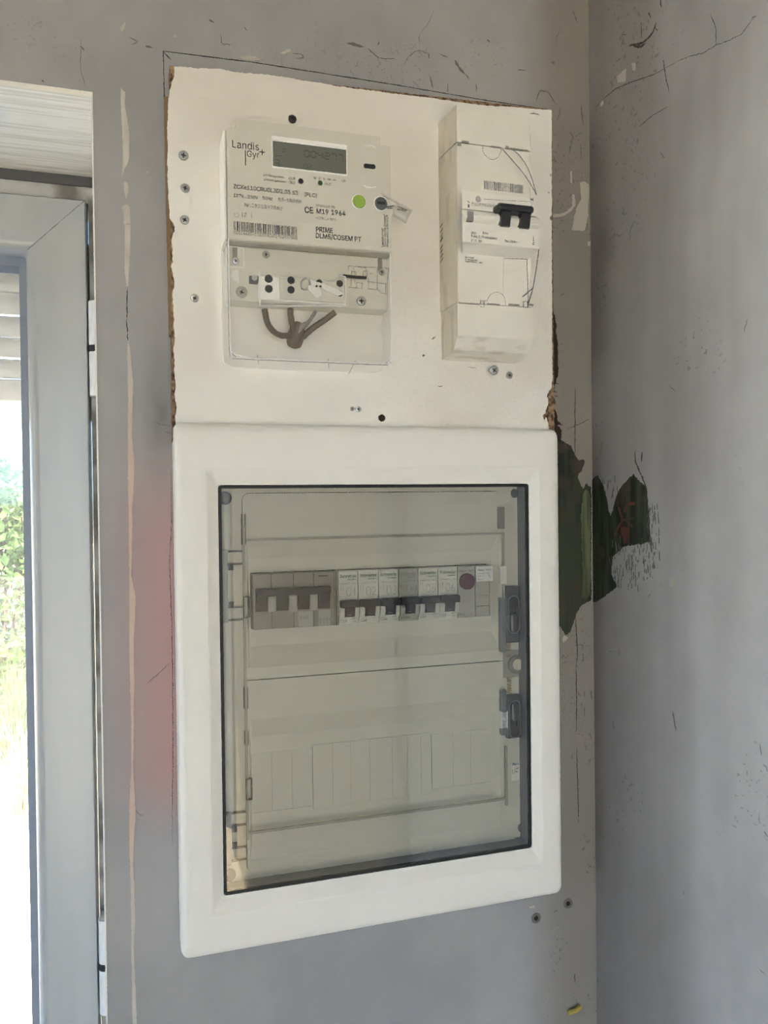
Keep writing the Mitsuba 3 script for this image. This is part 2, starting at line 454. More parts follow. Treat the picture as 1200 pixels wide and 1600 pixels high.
for k, (pts, w) in enumerate([
        ([(-240.4,1949.8),(-233.8,1949.8),(-225.3,1948.6)], 4.0), ([(-221.5,1947.9),(-215.5,1943.7),(-211.5,1940.9)], 2.4), ([(-211.5,1940.9),(-204.2,1941.6),(-196.9,1943.1)], 1.3), ([(-211.3,1956.0),(-211.8,1952.0)], 2.2),
        ([(-139,1950.5),(-135.5,1944.4),(-129.5,1939.7)], 4.6), ([(-129.5,1939.7),(-125.2,1935.4)], 2.0), ([(-153.3,1953.8),(-146.2,1951.6)], 1.4), ([(-187.5,1938.7),(-184.4,1946.4),(-175.7,1953.6),(-164,1952.6)], 1.1), ([(-164.5,1952.5),(-164.3,1947.7)], 1.8),
        ([(-163.5,1932.5),(-160.8,1921.9)], 1.6), ([(-146.5,1928.3),(-146.6,1920.4)], 2.2), ([(-118.1,1932.4),(-118,1924.6)], 1.6), ([(-107.1,1974.0),(-104.2,1972.2)], 4.2), ([(-76.1,1951.2),(-67.7,1951.8)], 1.8), ([(-40.3,1963.9),(-36.9,1963.1)], 4.6),
        ([(-57.3,1924.0),(-53.3,1934.9),(-45.5,1935.6),(-39.1,1928.8),(-35.2,1924.1)], 1.8), ([(-31.8,1921.8),(-31.9,1917.1),(-35.1,1909.7)], 2.6), ([(-17.2,2016.7),(-12.5,2005.9)], 2.2), ([(-8.8,1927.2),(-7.6,1911.0)], 3.2),
        ([(-158.8,1992.4),(-164.9,1978.3),(-173.2,1968.2),(-173.8,1959.3)], .8), ([(-30.6,1995.9),(-34.6,1988.4),(-35.4,1980.1)], .9),
        ([(-408.9,1920.3),(-403.8,1919.9)], 4.5), ([(-421,1925.5),(-414.9,1922.9),(-420,1919.3)], 1.2), ([(-457.7,1912.6),(-455.5,1909.9)], 3.0), ([(-458.2,1918.3),(-458.6,1892.5),(-454.4,1879.0)], .9), ([(-358.3,1950.4),(-354.4,1948.5)], 2.8), ([(-329.3,1948.5),(-326.9,1946.4)], 3.2),
        ([(-288.5,1933.5),(-280.7,1933.7),(-278.7,1930.7),(-286,1929.3)], 1.4), ([(-349.2,1939.6),(-348.3,1932.3),(-340.2,1932.4)], 1.3), ([(-240.9,1949.4),(-230.1,1949.3)], 3.8), ([(-487.2,1881.8),(-485.9,1880.4)], 2.6),
        ([(-22,1900.7),(-17.9,1895.8),(-20,1891.0),(-22.2,1879.8)], 2.0), ([(-9.6,1890.4),(-9.6,1876.7)], 1.5), ([(-7.3,1918.2),(-6.8,1907.3)], 2.4), ([(-16.9,1896.5),(-7.4,1901.7)], 1.2), ([(-4.1,1815.8),(-3.5,1809.5),(-5.6,1808.3)], 3.2), ([(-3.5,1803.9),(2.2,1805.7)], 2.0), ([(-33.9,1743.9),(-28.7,1746.1)], 2.2), ([(7.7,1828.0),(8.3,1824.7)], 2.6),
        ([(-11.3,1365.4),(-10.4,1358.8)], 2.4), ([(-11,1349.1),(-10.8,1340.4)], 2.0), ([(-3.9,1364.8),(-2.2,1356.0)], 3.4), ([(-5,1323.5),(-3.4,1316.8)], 2.2), ([(-24.9,1304.9),(-24.2,1299.4)], 1.6), ([(-46.9,1154.5),(-41.6,1156.8)], 1.8), ([(-9.9,1068.8),(-8.2,1066.3)], 2.6), ([(-1.4,1052.3),(0.1,1049.2)], 2.4), ([(-47.5,1099.5),(-45.1,1096.9)], 1.8),
        ([(-12.7,1401.1),(-11.4,1397.4),(-12.1,1393.0)], 3.0), ([(-415.5,1404.3),(-406.6,1411.5),(-397.6,1419.3)], 1.0), ([(-426.9,1303.6),(-423.3,1297.9),(-420.2,1296.8)], .9), ([(-406,1616.6),(-401,1614.8),(-393.5,1614.2)], 1.1), ([(-398.6,1608.9),(-392.6,1607.4)], 1.3)]):
    wmark('scuff', ribbon(pts, w * .55, .35, 60 + k), 'mat_scuff')
# pale chips of filler where the paint has come off
for k, poly in enumerate([
        [(-333.4,1925.3),(-330.9,1923.2),(-325.8,1925.6),(-320.7,1925.6),(-314.8,1923.4),(-320.8,1921.8),(-327.6,1921.5),(-332.6,1922.1)], [(-11.4,1853.6),(-5.8,1855.1),(-1.6,1852.8),(-1.1,1843.7),(-2.4,1834.4),(-2.5,1823.3),(-6.2,1807.4),(-20.2,1807.4),(-17.6,1820.1),(-14.4,1830.4),(-10.1,1837.3)],
        [(-40.7,1820.0),(-27.9,1823.1),(-19.6,1829.9),(-19.9,1840.8),(-17.4,1841.6),(-15.8,1831.2),(-21.7,1824.2),(-30,1819.2),(-40.3,1817.5)], [(-3.6,1797.9),(5.9,1798.7),(5.2,1794.6),(-2.8,1793.9)], [(-21.3,1863.5),(-19.3,1863.7),(-19.8,1851.8),(-21.5,1851.6)],
        [(-428.2,1931.5),(-424.3,1938.1),(-423.9,1934.6),(-427.1,1927.6)], [(-386.7,1932.7),(-385.3,1933.5),(-384.9,1931.1),(-386.3,1930.9)], [(-300.1,1931.7),(-291,1937.1),(-289.8,1934.8),(-296.2,1931.3)], [(-409.5,1819.5),(-408,1819.7),(-408.1,1817.6),(-409.3,1817.5)], [(-73,1165.2),(-65.9,1165.1),(-66.4,1162.7),(-71.8,1163.1)]]):
    wmark('plaster_chip', jag(poly, .35, 1.5, 3 + k), 'mat_chip', .35)
# the ridge of filler beside the balcony door
for k, poly in enumerate([
        [(-428.6,1884.0),(-427.3,1882.3),(-425,1880.9),(-425.8,1871.6),(-424.1,1859.1),(-422.7,1847.7),(-423.2,1828.5),(-424.3,1823.2),(-426.5,1820.4),(-428.5,1811.9),(-429.3,1812.2),(-428,1821.5),(-427.8,1842.0),(-428.7,1869.9)],
        [(-427.3,1808.8),(-424.5,1808.9),(-424.1,1801.5),(-425.9,1795.5),(-427.1,1801.2)], [(-429.2,1789.4),(-425.7,1791.3),(-423.3,1789.4),(-422.8,1776.0),(-427.9,1775.2),(-427.8,1784.5)], [(-427.2,1775.0),(-422.5,1775.5),(-423.6,1752.8),(-425.3,1725.1),(-426.5,1725.0),(-428,1738.3)],
        [(-426.2,1682.7),(-424.8,1675.6),(-423.5,1660.2),(-422.7,1647.3),(-423.6,1626.6),(-424.4,1606.0),(-422.7,1582.7),(-423.5,1564.6),(-425.3,1543.9),(-424.9,1537.7),(-425.8,1512.9),(-426.6,1492.2),(-425.6,1489.0),(-423.4,1473.9),(-424.1,1458.3),(-425.4,1440.2),(-425.6,1424.6),(-425.3,1409.0),(-426.1,1388.2),(-426.5,1362.2),(-427.4,1336.2),(-426.7,1315.3),(-426,1296.9),(-427.2,1284.0),(-428.6,1260.7),(-427.9,1237.1),(-427.8,1210.9),(-429.1,1190.1),(-428.5,1163.8),(-427.6,1126.8),(-431.1,1127.6),(-431,1164.3),(-430.9,1206.1),(-430.8,1242.7),(-431.3,1274.1),(-430.9,1305.4),(-428.9,1336.4),(-428.4,1372.8),(-428.8,1409.2),(-428.8,1440.4),(-428.3,1476.7),(-427.9,1502.6),(-427.8,1544.0),(-427.8,1575.0),(-427.3,1605.9),(-426.8,1636.9),(-426.9,1667.8)]]):
    wmark('filler_ridge', jag(poly, .22, 1.6, 31 + k), 'mat_filler', .8, label='raised ridge of unpainted filler')
# older green paint laid bare in the corner
wmark('bare_green_paint', jag([(-41.8,1614.7),(-37.3,1611.9),(-33,1606.1),(-24,1601.9),(-19.1,1593.2),(-15,1587.4),(-10,1588.8),(-7.9,1585.6),(-11.8,1577.1),(-16,1573.5),(-15.2,1568.4),(-10.3,1559.6),(-6.9,1565.4),(-1.6,1561.0),(-2.6,1452.1),(-13,1448.2),(-19.8,1438.3),(-25.7,1422.5),(-30.7,1419.9),(-35.5,1427.5),(-43.6,1435.2)], .5, 1.6, 5), 'mat_green', .3, label='dark green old paint where the grey has flaked off')
wmark('bare_green_paint', jag([(-10.8,1555.2),(-7,1559.5),(-2.8,1555.1),(-2.8,1521.3),(-3.4,1458.0),(-8,1453.1),(-13,1455.5),(-11.9,1477.5),(-12.5,1506.9),(-13.1,1533.2)], .5, 1.6, 6), 'mat_green_light', .4, label='light green worn strip along the corner')
wmark('broken_plaster', jag([(-43.9,1726.3),(-40.1,1726.6),(-37.2,1714.6),(-38.6,1709.2),(-36.5,1699.5),(-36.3,1684.3),(-36.2,1669.1),(-38.2,1664.5),(-40.4,1655.3),(-41.7,1649.9),(-40.1,1643.1),(-41,1637.0),(-38.1,1632.5),(-37.3,1625.0),(-33,1621.6),(-38.2,1621.1),(-33.9,1617.4),(-33.1,1611.3),(-34,1607.5),(-37.4,1607.4),(-45.9,1615.7),(-45.2,1683.9)], .5, 1.6, 8), 'mat_hollow', .3, label='broken plaster beside the edge of the board')
wmark('plaster_chip', jag([(-34.3,1418.6),(-31.5,1419.9),(-27.8,1416.8),(-31.6,1414.1),(-34,1412.8)], .4, 1.5, 77), 'mat_chip', .6)

def rmark(part, poly, m, t=.25, label=None):
    return add('wall_right', part, rwprism(poly, t), m, label=label)

rmark('bare_green_paint', jag([(3,1565.5),(-3.7,1571.1),(-9.1,1573.1),(-16.7,1565.0),(-23,1554.8),(-27.8,1537.7),(-31.4,1533.5),(-41.5,1554.6),(-48.8,1561.4),(-66.3,1571.8),(-76.3,1564.8),(-84.9,1560.6),(-88.9,1536.9),(-90.7,1512.1),(-77.8,1510.2),(-55.1,1507.7),(-33.4,1496.8),(-30.7,1479.6),(-40.4,1469.2),(-17.7,1456.9),(-4.6,1451.0),(6.7,1448.2),(5,1561.1)], .7, 1.8, 9), 'mat_green', .3, label='dark green old paint where the grey has flaked off')
for k, poly in enumerate([[(-36.1,1516.0),(-41.1,1523.8),(-48.4,1529.6),(-42.6,1542.0),(-46.2,1542.7),(-51.2,1529.6),(-43.5,1522.5),(-39.8,1514.7)], [(-52.1,1540.7),(-55.6,1545.5),(-62.6,1547.5),(-69.8,1546.8),(-69.3,1544.1),(-60.2,1544.1),(-55.6,1539.3),(-52,1536.5)], [(-50.8,1531.7),(-53.1,1532.4),(-67.3,1525.2),(-65.7,1524.1)], [(-47.1,1524.0),(-53,1524.8),(-60.4,1523.0),(-59.4,1516.1),(-56.3,1509.9),(-51.7,1510.1),(-48.2,1517.1)], [(-60.1,1532.3),(-67,1533.7),(-67.4,1532.4),(-61.2,1530.9)]]):
    rmark('rust_red_mark', jag(poly, .3, 1.6, k), 'mat_rust_paint', .5)
g3 = random.Random(21)
flecks = []
for (y, z) in [(g3.uniform(a, b), g3.uniform(c, d)) for (a, c), (b, d), n in [(*[(-29.4,1478.1),(-97,1511.1)], 110), (*[(-86.3,1497.4),(-103.6,1542.2)], 40), (*[(-35.5,1467.3),(-77.4,1482.2)], 22), (*[(-16.5,1547.7),(-44.1,1567.0)], 14)] for _ in range(n)]:
    l, w = g3.uniform(1.5, 8), g3.uniform(.35, 1.2)
    flecks.append(rwprism([(y, z), (y + w, z - .1), (y + w * 1.2, z + l * .7), (y + w * .5, z + l)], g3.uniform(.2, .4)))
add('wall_right', 'scraped_flecks', cat(*flecks), 'mat_green_grey', kind='stuff', label='scraped green flecks below the bare patch')
for k, (pts, w) in enumerate([
        ([(-64.5,1950.4),(-74.4,1946.1),(-84,1942.0),(-92,1941.6),(-98.7,1942.8),(-103.4,1948.5)], 2.2), ([(-71.6,1946.3),(-82.6,1939.8),(-89.4,1939.5)], 2.6), ([(-82.8,1959.9),(-83.2,1946.5)], .6), ([(-101.3,1946.9),(-105.1,1940.8)], 1.0),
        ([(-118.5,1903.9),(-133,1901.5),(-146.9,1897.9),(-160.1,1892.6),(-175,1890.8),(-189.2,1886.6),(-200.9,1884.4),(-214,1889.8)], .42), ([(-175,1890.8),(-175.1,1903.0),(-169,1918.0)], .5), ([(-10.2,1921.7),(-26.4,1922.9),(-45,1922.6),(-65.5,1917.6),(-98.2,1907.6),(-118.5,1903.9)], .6), ([(-112.4,1911.5),(-115.5,1897.3),(-119.5,1882.8)], .8), ([(-79,1872.7),(-97.8,1874.0),(-118.2,1871.7)], .6),
        ([(-109.2,1963.8),(-110.4,1956.8)], 1.0), ([(-93.1,1962.9),(-96.2,1957.1)], 1.4), ([(-69,1591.9),(-69.8,1582.4),(-76.4,1572.8),(-82.8,1563.3),(-87,1554.0)], 1.8), ([(-79.9,1590.5),(-78.2,1582.0)], 1.2)]):
    rmark('crack', ribbon(pts, w, .3, 120 + k), 'mat_crack', .2)
for k, (pts, w) in enumerate([
        ([(-53.7,1966.2),(-61.8,1961.7)], 1.4), ([(-56.5,1961.2),(-53.2,1955.4)], 2.0), ([(-45.3,1945.8),(-52.8,1946.2)], 1.8), ([(-110.6,1912.4),(-113.6,1912.1),(-112.3,1906.8)], 2.2), ([(-67.5,1891.4),(-68.6,1886.7)], 1.6), ([(-107.8,1838.4),(-112.8,1832.3)], 2.0), ([(-69.6,1794.6),(-63.8,1784.7)], 1.3), ([(-4.7,1889.6),(-7,1885.3)], 3.0), ([(-10.2,1920.2),(-12.1,1917.9)], 2.2), ([(-12.8,1764.8),(-13.8,1761.8)], 2.2), ([(-211.3,1890.8),(-215.9,1888.8)], 2.0),
        ([(-201.7,1670.0),(-205.8,1678.8)], 1.0), ([(-117.7,1643.0),(-124.8,1637.4)], 1.2), ([(-26.5,1407.3),(-35.7,1408.5)], 1.6), ([(-87,1464.5),(-90.2,1467.8)], 1.4), ([(-118.7,1373.2),(-122.9,1357.5)], 3.4), ([(-31.7,1345.3),(-33.1,1335.2)], 1.4), ([(-215.5,1373.9),(-217,1366.3)], 1.2), ([(-219.3,1312.7),(-222.5,1310.0)], 1.6), ([(-25.5,1237.8),(-27.3,1237.1)], 1.6), ([(-213.3,1210.8),(-219.7,1210.4)], 1.2), ([(-130,1228.9),(-131.6,1226.5)], 2.0)]):
    rmark('scuff', ribbon(pts, w * .55, .35, 160 + k), 'mat_scuff', .2)
for k, poly in enumerate([[(-46.6,1932.2),(-60.5,1932.8),(-59.8,1921.3),(-48.1,1925.9)], [(-68.6,1932.8),(-74.2,1930.7),(-74.7,1923.8),(-70.7,1925.0)], [(-19.3,1920.9),(-23.2,1922.7),(-24.8,1917.5),(-20.6,1917.5)], [(-115.9,1479.1),(-118.9,1483.8),(-123.2,1483.6),(-123.1,1477.9),(-118.8,1475.9)]]):
    rmark('plaster_chip', jag(poly, .3, 1.6, k), 'mat_chip' if k < 3 else 'mat_rib', .5)

# ------------------------------------------------------------------ balcony door, shutter, garden
labels['door_1'] = {'kind': 'structure', 'label': 'white balcony door with a glass pane at the left edge'}
X0, XG = -1430.0, [(-519.1,1543.8)][0][0]
(xs, zs) = [(-464,1845.3)][0]
XS = [(-464,1479.5)][0][0]
zg = [(-519.6,1796.7)][0][1]
ztop = [(-501.3,1868.2)][0][1]
def frame_rings(spec, xo0, xo1, zo0, zo1):
    return [ring(rrect(xo0 + i, xo1 - i, zo0 + i, zo1 - i, max(c, .01), 2), h) for i, h, c in spec]
bw = XS - XG
add('door_1', 'frame', cat(bx(XS + 2, DX1 - 1, -215, -168, 0, DTOP), bx(X0 - 62, X0 - 2, -215, -168, 0, DTOP), bx(DX0, DX0 + 30, -215, -168, 0, DTOP), bx(DX0, XS + 2, -215, -168, zs + 3, DTOP), bx(X0 - 2, XS + 2, -215, -168, 0, 38)), 'mat_door_frame', label='grimy fixed door frame')
add('door_1', 'frame_shadow_strip', cat(bx(DX0, DX1 - 1, -168.5, -166, ztop - 4, ztop + 7)), 'mat_groove', label='dark strip painting the shadow along the top of the frame')  # dark colour stands for the shadow where frame meets soffit
add('door_1', 'sash', loft(frame_rings([(0, -215, .5), (0, -152, .5), (1, -150.4, .8), (2.5, -150, 1), (bw - 11, -150, 2), (bw - 6, -151.5, 2), (bw - 2, -156, 2), (bw, -163, 2), (bw, -215, 2)], X0, XS, 40, zs), closed=True), 'mat_sash', smooth=35, label='white moulded door sash')
gw = 7.5
add('door_1', 'gasket', loft(frame_rings([(bw - .5, -200, 1), (bw - .5, -166, 1), (bw + gw, -172, 1), (bw + gw, -200, 1)], X0, XS, 40, zs), closed=True), 'mat_gasket', label='dark grey glazing gasket')
gz0, gz1 = 40 + bw + gw, zs - bw - gw
add('door_1', 'glass', tri([(X0 + bw, 185, gz0), (XS - bw, 185, gz0), (XS - bw, 185, gz1), (X0 + bw, 185, gz1)], [(0, 1, 2), (0, 2, 3)]), 'mat_pane')
add('door_1', 'mitre_joint', prism(ribbon([(XS - .5, zs - .5), (XS - bw + 3, zs - bw + 3)], .7, .02, 1, 5, False), 149.9 - 300 + .0, -149.9), 'mat_scuff')
for zt, zm, zb in (([(-456.8,1747.8)][0][1], [(-457.5,1701.8)][0][1], [(-458.3,1655.8)][0][1]), ([(-460.2,1143.1)][0][1], [(-461,1097.1)][0][1], [(-461.7,1050.3)][0][1])):
    xh = XS + 8
    def vcyl(r, z0, z1):
        c = trimesh.creation.cylinder(radius=r, height=z1 - z0, sections=24); c.apply_translation((xh, 152, (z0 + z1) / 2)); return c
    hk = add('door_1', 'hinge', cat(vcyl(7, zb, zm - 3.2), vcyl(7, zm + 3.2, zt), bx(xh - 5, xh + 5, -170, -156, zb, zt)), 'mat_hinge_white', smooth=35, label='white hinge barrel')
    add(hk, 'ring', vcyl(7.3, zm - 3.2, zm + 3.2), 'mat_dark', smooth=35, label='dark ring between the hinge knuckles')

sh = thing('roller_shutter', 'cream roller shutter half lowered outside the balcony door', 'shutter')
bounds = [z for _, z in [(-540.8,1831.9),(-541.2,1810.4),(-541.4,1795.6),(-541.7,1774.1),(-542.1,1749.9),(-542.5,1727.6),(-542.9,1704.8),(-543.2,1683.9),(-543.9,1641.4)]]
def slat(z1, z0, bulge=4.0):
    P = [(-246 - 3.0 - 0, z0), (-246 + bulge * .2, z0 + .3)] + [(-246 + bulge * math.sin(math.pi * (.1 + .8 * t)), z0 + (z1 - z0) * t) for t in np.linspace(.06, .94, 7)] + [(-246 + bulge * .2, z1 - .3), (-249, z1)]
    return sideprism(P, -1428, -458)
for a, b in [(DTOP + 60 - 26 * k, DTOP + 60 - 26 * (k + 1)) for k in range(6) if DTOP + 60 - 26 * (k + 1) > bounds[0]]:
    add(sh, 'slat', slat(a, b + 1), 'mat_shutter', smooth=30)
for k in range(len(bounds) - 2):
    add(sh, 'slat', slat(bounds[k], bounds[k + 1] + (1.6 if k in (3, 5) else .5)), 'mat_shutter', smooth=30)
add(sh, 'bottom_bar', rb(-1428, -458, -256, -241, bounds[-1], bounds[-2] - .6, 3, .5), 'mat_shutter', smooth=30, label='wider bottom bar of the shutter')
add(sh, 'guide_rail', bx(-457.5, -451, -262, -228, 0, DTOP), 'mat_sash')

struct('garden_ground', bx(-30000, 30000, -40000, 20000, -400, -150), 'mat_gravel', label='pale sunlit gravel outside')

def leaf_cloud(cx, cy, cz, rx, ry, rz, n, ls, seed):
    g = np.random.default_rng(seed)
    d = g.normal(size=(n, 3)); d /= np.linalg.norm(d, axis=1, keepdims=True)
    r = g.uniform(.35, 1.0, n) ** .45
    p = d * r[:, None]
    lump = meshkit.fbm(d * 2.2 + seed, 3, seed)
    p *= (.72 + .55 * lump)[:, None]
    p = p * [rx, ry, rz] + [cx, cy, cz]
    p = p[p[:, 2] > -130]
    n = len(p)
    a = g.normal(size=(n, 3)); a[:, 2] -= .4; a /= np.linalg.norm(a, axis=1, keepdims=True)
    b = np.cross(a, g.normal(size=(n, 3))); b /= np.linalg.norm(b, axis=1, keepdims=True)
    c = np.cross(a, b)
    L = ls * g.uniform(.6, 1.3, n)[:, None]
    W = L * .26
    V = np.stack([p, p + a * L * .5 + b * W + c * L * .06, p + a * L, p + a * L * .5 - b * W + c * L * .06], 1).reshape(-1, 3)
    i = np.arange(n)[:, None] * 4
    F = np.vstack([i + [0, 1, 2], i + [0, 2, 3]])
    return tri(V, F)

def stems(cx, cy, h, spread, n, seed):
    g = random.Random(seed)
    return cat(*[tube([(cx + g.uniform(-60, 60), -cy + g.uniform(-60, 60), -160), (cx + g.uniform(-.4, .4) * spread, -cy + g.uniform(-.4, .4) * spread, h * .45), (cx + g.uniform(-1, 1) * spread, -cy + g.uniform(-1, 1) * spread, h * .85)], [24, 14, 6], 6, 120) for _ in range(n)])

for cx, cy, rx, rz, ls, n, sd, lab in ((-1550, 6600, 1150, 1080, 100, 12000, 3, 'large green shrub in sunlight seen through the balcony door pane'), (-4600, 6900, 1100, 1000, 100, 5000, 4, 'broad green shrub farther left in the garden'), (1700, 7200, 1200, 1050, 100, 5000, 5, 'broad green shrub farther right in the garden')):
    t = thing('garden_shrub', lab, 'shrub')
    add(t, 'foliage', leaf_cloud(cx, cy, rz - 260, rx, 800, rz, n, ls, sd), 'mat_leaf', kind='stuff')
    add(t, 'stem', stems(cx, cy, 1.6 * rz, .6 * rx, 7, sd), 'mat_bark')

def grass(cx, cy, h, n, seed):
    g = np.random.default_rng(seed); V, F = [], []
    for k in range(n):
        x, y = cx + g.normal() * 70, cy + g.normal() * 70
        L, a, lean = h * g.uniform(.5, 1.1), g.uniform(0, 6.28), g.uniform(.05, .42)
        d = np.array([math.cos(a), math.sin(a), 0]); s = np.array([-math.sin(a), math.cos(a), 0]) * g.uniform(4, 9)
        q = len(V) * 1
        base = len(V)
        for t in (0, .4, .75):
            c = np.array([x, y, -150]) + d * L * lean * t ** 2 + np.array([0, 0, L * t * (1 - .25 * lean * t)])
            V += [c - s * (1 - t * .6), c + s * (1 - t * .6)]
        V.append(np.array([x, y, -150]) + d * L * lean + np.array([0, 0, L * (1 - .25 * lean)]))
        F += [(base, base + 1, base + 3), (base, base + 3, base + 2), (base + 2, base + 3, base + 5), (base + 2, base + 5, base + 4), (base + 4, base + 5, base + 6)]
    return tri(V, F)

for k, (cx, cy, h, m, lab) in enumerate(((-1150, 5050, 700, 'mat_leaf', 'green grass clump in front of the large shrub'), (-985, 4150, 520, 'mat_straw', 'dry yellow grass clump nearest the balcony door'), (-2000, 4600, 520, 'mat_straw', 'dry yellow grass clump left of the green grass'))):
    t = thing('grass_clump', lab, 'grass')
    add(t, 'blades', grass(cx, cy, h, 190, 40 + k), m, kind='stuff')
g4 = np.random.default_rng(5)
P = []
for cy in (3300, 3050, 2700):
    for _ in range(260):
        x, y = g4.uniform(-2200, 200), cy + g4.normal() * 60
        a = g4.uniform(0, 6.28); L = g4.uniform(12, 32)
        d = np.array([math.cos(a), math.sin(a)]) * L; s = np.array([-d[1], d[0]]) * .35
        P.append([(x, y, -148), (x + d[0] * .5 + s[0], y + d[1] * .5 + s[1], -141), (x + d[0], y + d[1], -146), (x + d[0] * .5 - s[0], y + d[1] * .5 - s[1], -143)])
V = np.array(P).reshape(-1, 3); i = np.arange(len(P))[:, None] * 4
key = thing('leaf_litter', 'dry leaf litter strewn on the bright gravel outside', 'leaves')
labels[key]['kind'] = 'stuff'
scene[key] = mikit.ply(trimesh.Trimesh(V * .001, np.vstack([i + [0, 1, 2], i + [0, 2, 3]]), process=False), 'mat_straw')

# ------------------------------------------------------------------ chipboard panel on the wall
HB = 18.0
bd = thing('mounting_board', 'white faced chipboard with chipped edges carrying the meter and breaker box', 'board')
left = [(-388.4,1897.9),(-387.5,1893.7),(-388.2,1888.8),(-390.8,1882.1),(-391.8,1876.3),(-393.1,1869.7),(-393,1860.2),(-394,1850.4),(-393.6,1836.1),(-394.4,1823.2),(-393.8,1807.2),(-395.1,1797.8)] + [(-393.1,1820.8),(-394.3,1813.1),(-394.2,1805.5),(-393.5,1799.3),(-393.9,1792.9),(-393,1785.4),(-393.3,1777.8),(-389.7,1773.0),(-389.3,1768.0),(-391.9,1761.4),(-391.3,1751.3),(-391.2,1742.4),(-392.9,1739.8),(-391.5,1734.8),(-389.9,1723.5),(-391.8,1718.3),(-391.2,1706.9),(-390.8,1696.7)] + [(-391.2,1691.6),(-390.5,1682.7),(-391.4,1673.8),(-390.8,1663.6),(-391.4,1655.9),(-390.3,1645.8),(-391.2,1636.8),(-389.9,1627.9),(-391,1620.3)]
right = [(-53.5,1652.4),(-56.4,1650.1),(-58.3,1645.6),(-57.3,1641.2),(-56.7,1638.3),(-59.5,1633.1),(-60.6,1629.3),(-62.6,1628.6),(-62.5,1624.9),(-60.8,1622.0),(-59.1,1626.4),(-57.7,1622.0),(-57.1,1619.1),(-56.9,1617.6)]
top = [(-387.9,1897.8),(-381.5,1898.8),(-369,1899.2),(-353.8,1901.4),(-338.4,1900.6),(-322.8,1901.9),(-312.3,1902.4),(-296.3,1902.7),(-285.5,1902.1),(-269.2,1902.4),(-252.6,1901.5),(-235.7,1901.8),(-212.8,1902.3),(-189.5,1902.8),(-165.7,1903.4),(-141.4,1903.4),(-116.6,1903.9),(-91.2,1906.2),(-71.9,1907.1),(-50.8,1908.8)]
zbot = 1600.0
face = list(top) + [[(-51.9,1774.8)][0], [(-52.6,1662.8)][0]] + list(right) + [(right[-1][0], zbot), (left[-1][0], zbot)] + list(left[::-1])
add(bd, 'white_face', prism(jag(face, .38, 1.5, 3), HB - 1.0, HB), 'mat_board')
lx = [(-391.5,1898.3),(-393.5,1625.5)]
xr = [(-50.3,1775.5)][0][0]
core = [lx[0], (xr, top[-1][1] + .8), (xr, zbot), (lx[1][0], zbot)]
add(bd, 'chipboard_core', prism(jag(core, .3, 2, 5), 2.0, HB - 1.0), 'mat_core', label='brown chipboard showing along the broken edge')
bt = [(-395.5,1876.3),(-394.3,1686.3)]
add(bd, 'batten', prism([(bt[0][0], bt[0][1]), (lx[0][0] + 2, bt[0][1]), (lx[0][0] + 2, bt[1][1]), (bt[1][0], bt[1][1])], 0, 12), 'mat_batten', label='narrow brown wooden strip behind the left edge')
add(bd, 'hole', disc(*[(-218.3,1622.1)][0], 3.2, HB - .2, HB + .12, 11), 'mat_hollow', label='ragged black hole above the panel')
for k, (pts, w) in enumerate([([(-73.2,1902.6),(-69.8,1903.2),(-63.8,1902.8)], 1.4), ([(-525.6,1347.2),(-525.5,1347.0)], 0), ([(-171.3,1692.1),(-169.3,1693.7),(-167.4,1694.8)], 1.8), ([(-180.3,1677.6),(-177.6,1677.7)], 1.8), ([(-137.5,1669.0),(-128.9,1668.9)], .5), ([(-166.3,1651.0),(-161.6,1651.2)], .9), ([(-52.5,1811.8),(-52.3,1807.5)], 2.2), ([(-53.1,1849.9),(-52.4,1847.9)], 1.4), ([(-55.5,1833.0),(-53.5,1832.6)], 1.2)]):
    if w: add(bd, 'scuff', prism(ribbon(pts, w, .2, 300 + k), HB, HB + .15), 'mat_scuff')

_head = None
def screw_head(r, proud):
    prof = [(0, 0), (r * .72, 0), (r * .97, proud * .45), (r, proud * .62), (r * .86, proud * .93), (r * .6, proud), (0, proud)]
    a = np.arange(28) * 2 * math.pi / 28
    m = loft([np.stack([q * np.cos(a), np.full(28, -h), q * np.sin(a)], 1) for q, h in prof[1:-1]])
    cut = cat(bx(-r * .55, r * .55, proud * .35, proud + 2, -r * .14, r * .14))
    cut2 = bx(-r * .14, r * .14, proud * .35, proud + 2, -r * .55, r * .55)
    try:
        return trimesh.boolean.difference([m, trimesh.boolean.union([cut, cut2])])
    except Exception:
        return m

def screw(name, x, z, h, r, m, label, rot=45, tilt=(0, 0), proud=1.8, group=None, shank=False):
    t = thing(name, label, 'screw', group)
    def place(q):
        q = q.copy()
        q.apply_transform(trimesh.transformations.rotation_matrix(math.radians(rot), [0, 1, 0]))
        q.apply_transform(trimesh.transformations.rotation_matrix(math.radians(tilt[0]), [1, 0, 0]))
        q.apply_transform(trimesh.transformations.rotation_matrix(math.radians(tilt[1]), [0, 0, 1]))
        q.apply_translation((x, -h, z)); return q
    add(t, 'head', place(screw_head(r, proud)), m, smooth=35)
    add(t, 'cross_recess', place(cat(bx(-r * .5, r * .5, proud * .3, proud * .42, -r * .13, r * .13), bx(-r * .13, r * .13, proud * .3, proud * .42, -r * .5, r * .5))), 'mat_dark')  # dark cross paints in the shade of the recess
    if shank:
        c = trimesh.creation.cylinder(radius=r * .5, height=8, sections=16)
        c.apply_transform(trimesh.transformations.rotation_matrix(math.pi / 2, [1, 0, 0])); c.apply_translation((0, 4.0, 0))
        add(t, 'shank', place(c), m, smooth=35)
    return t

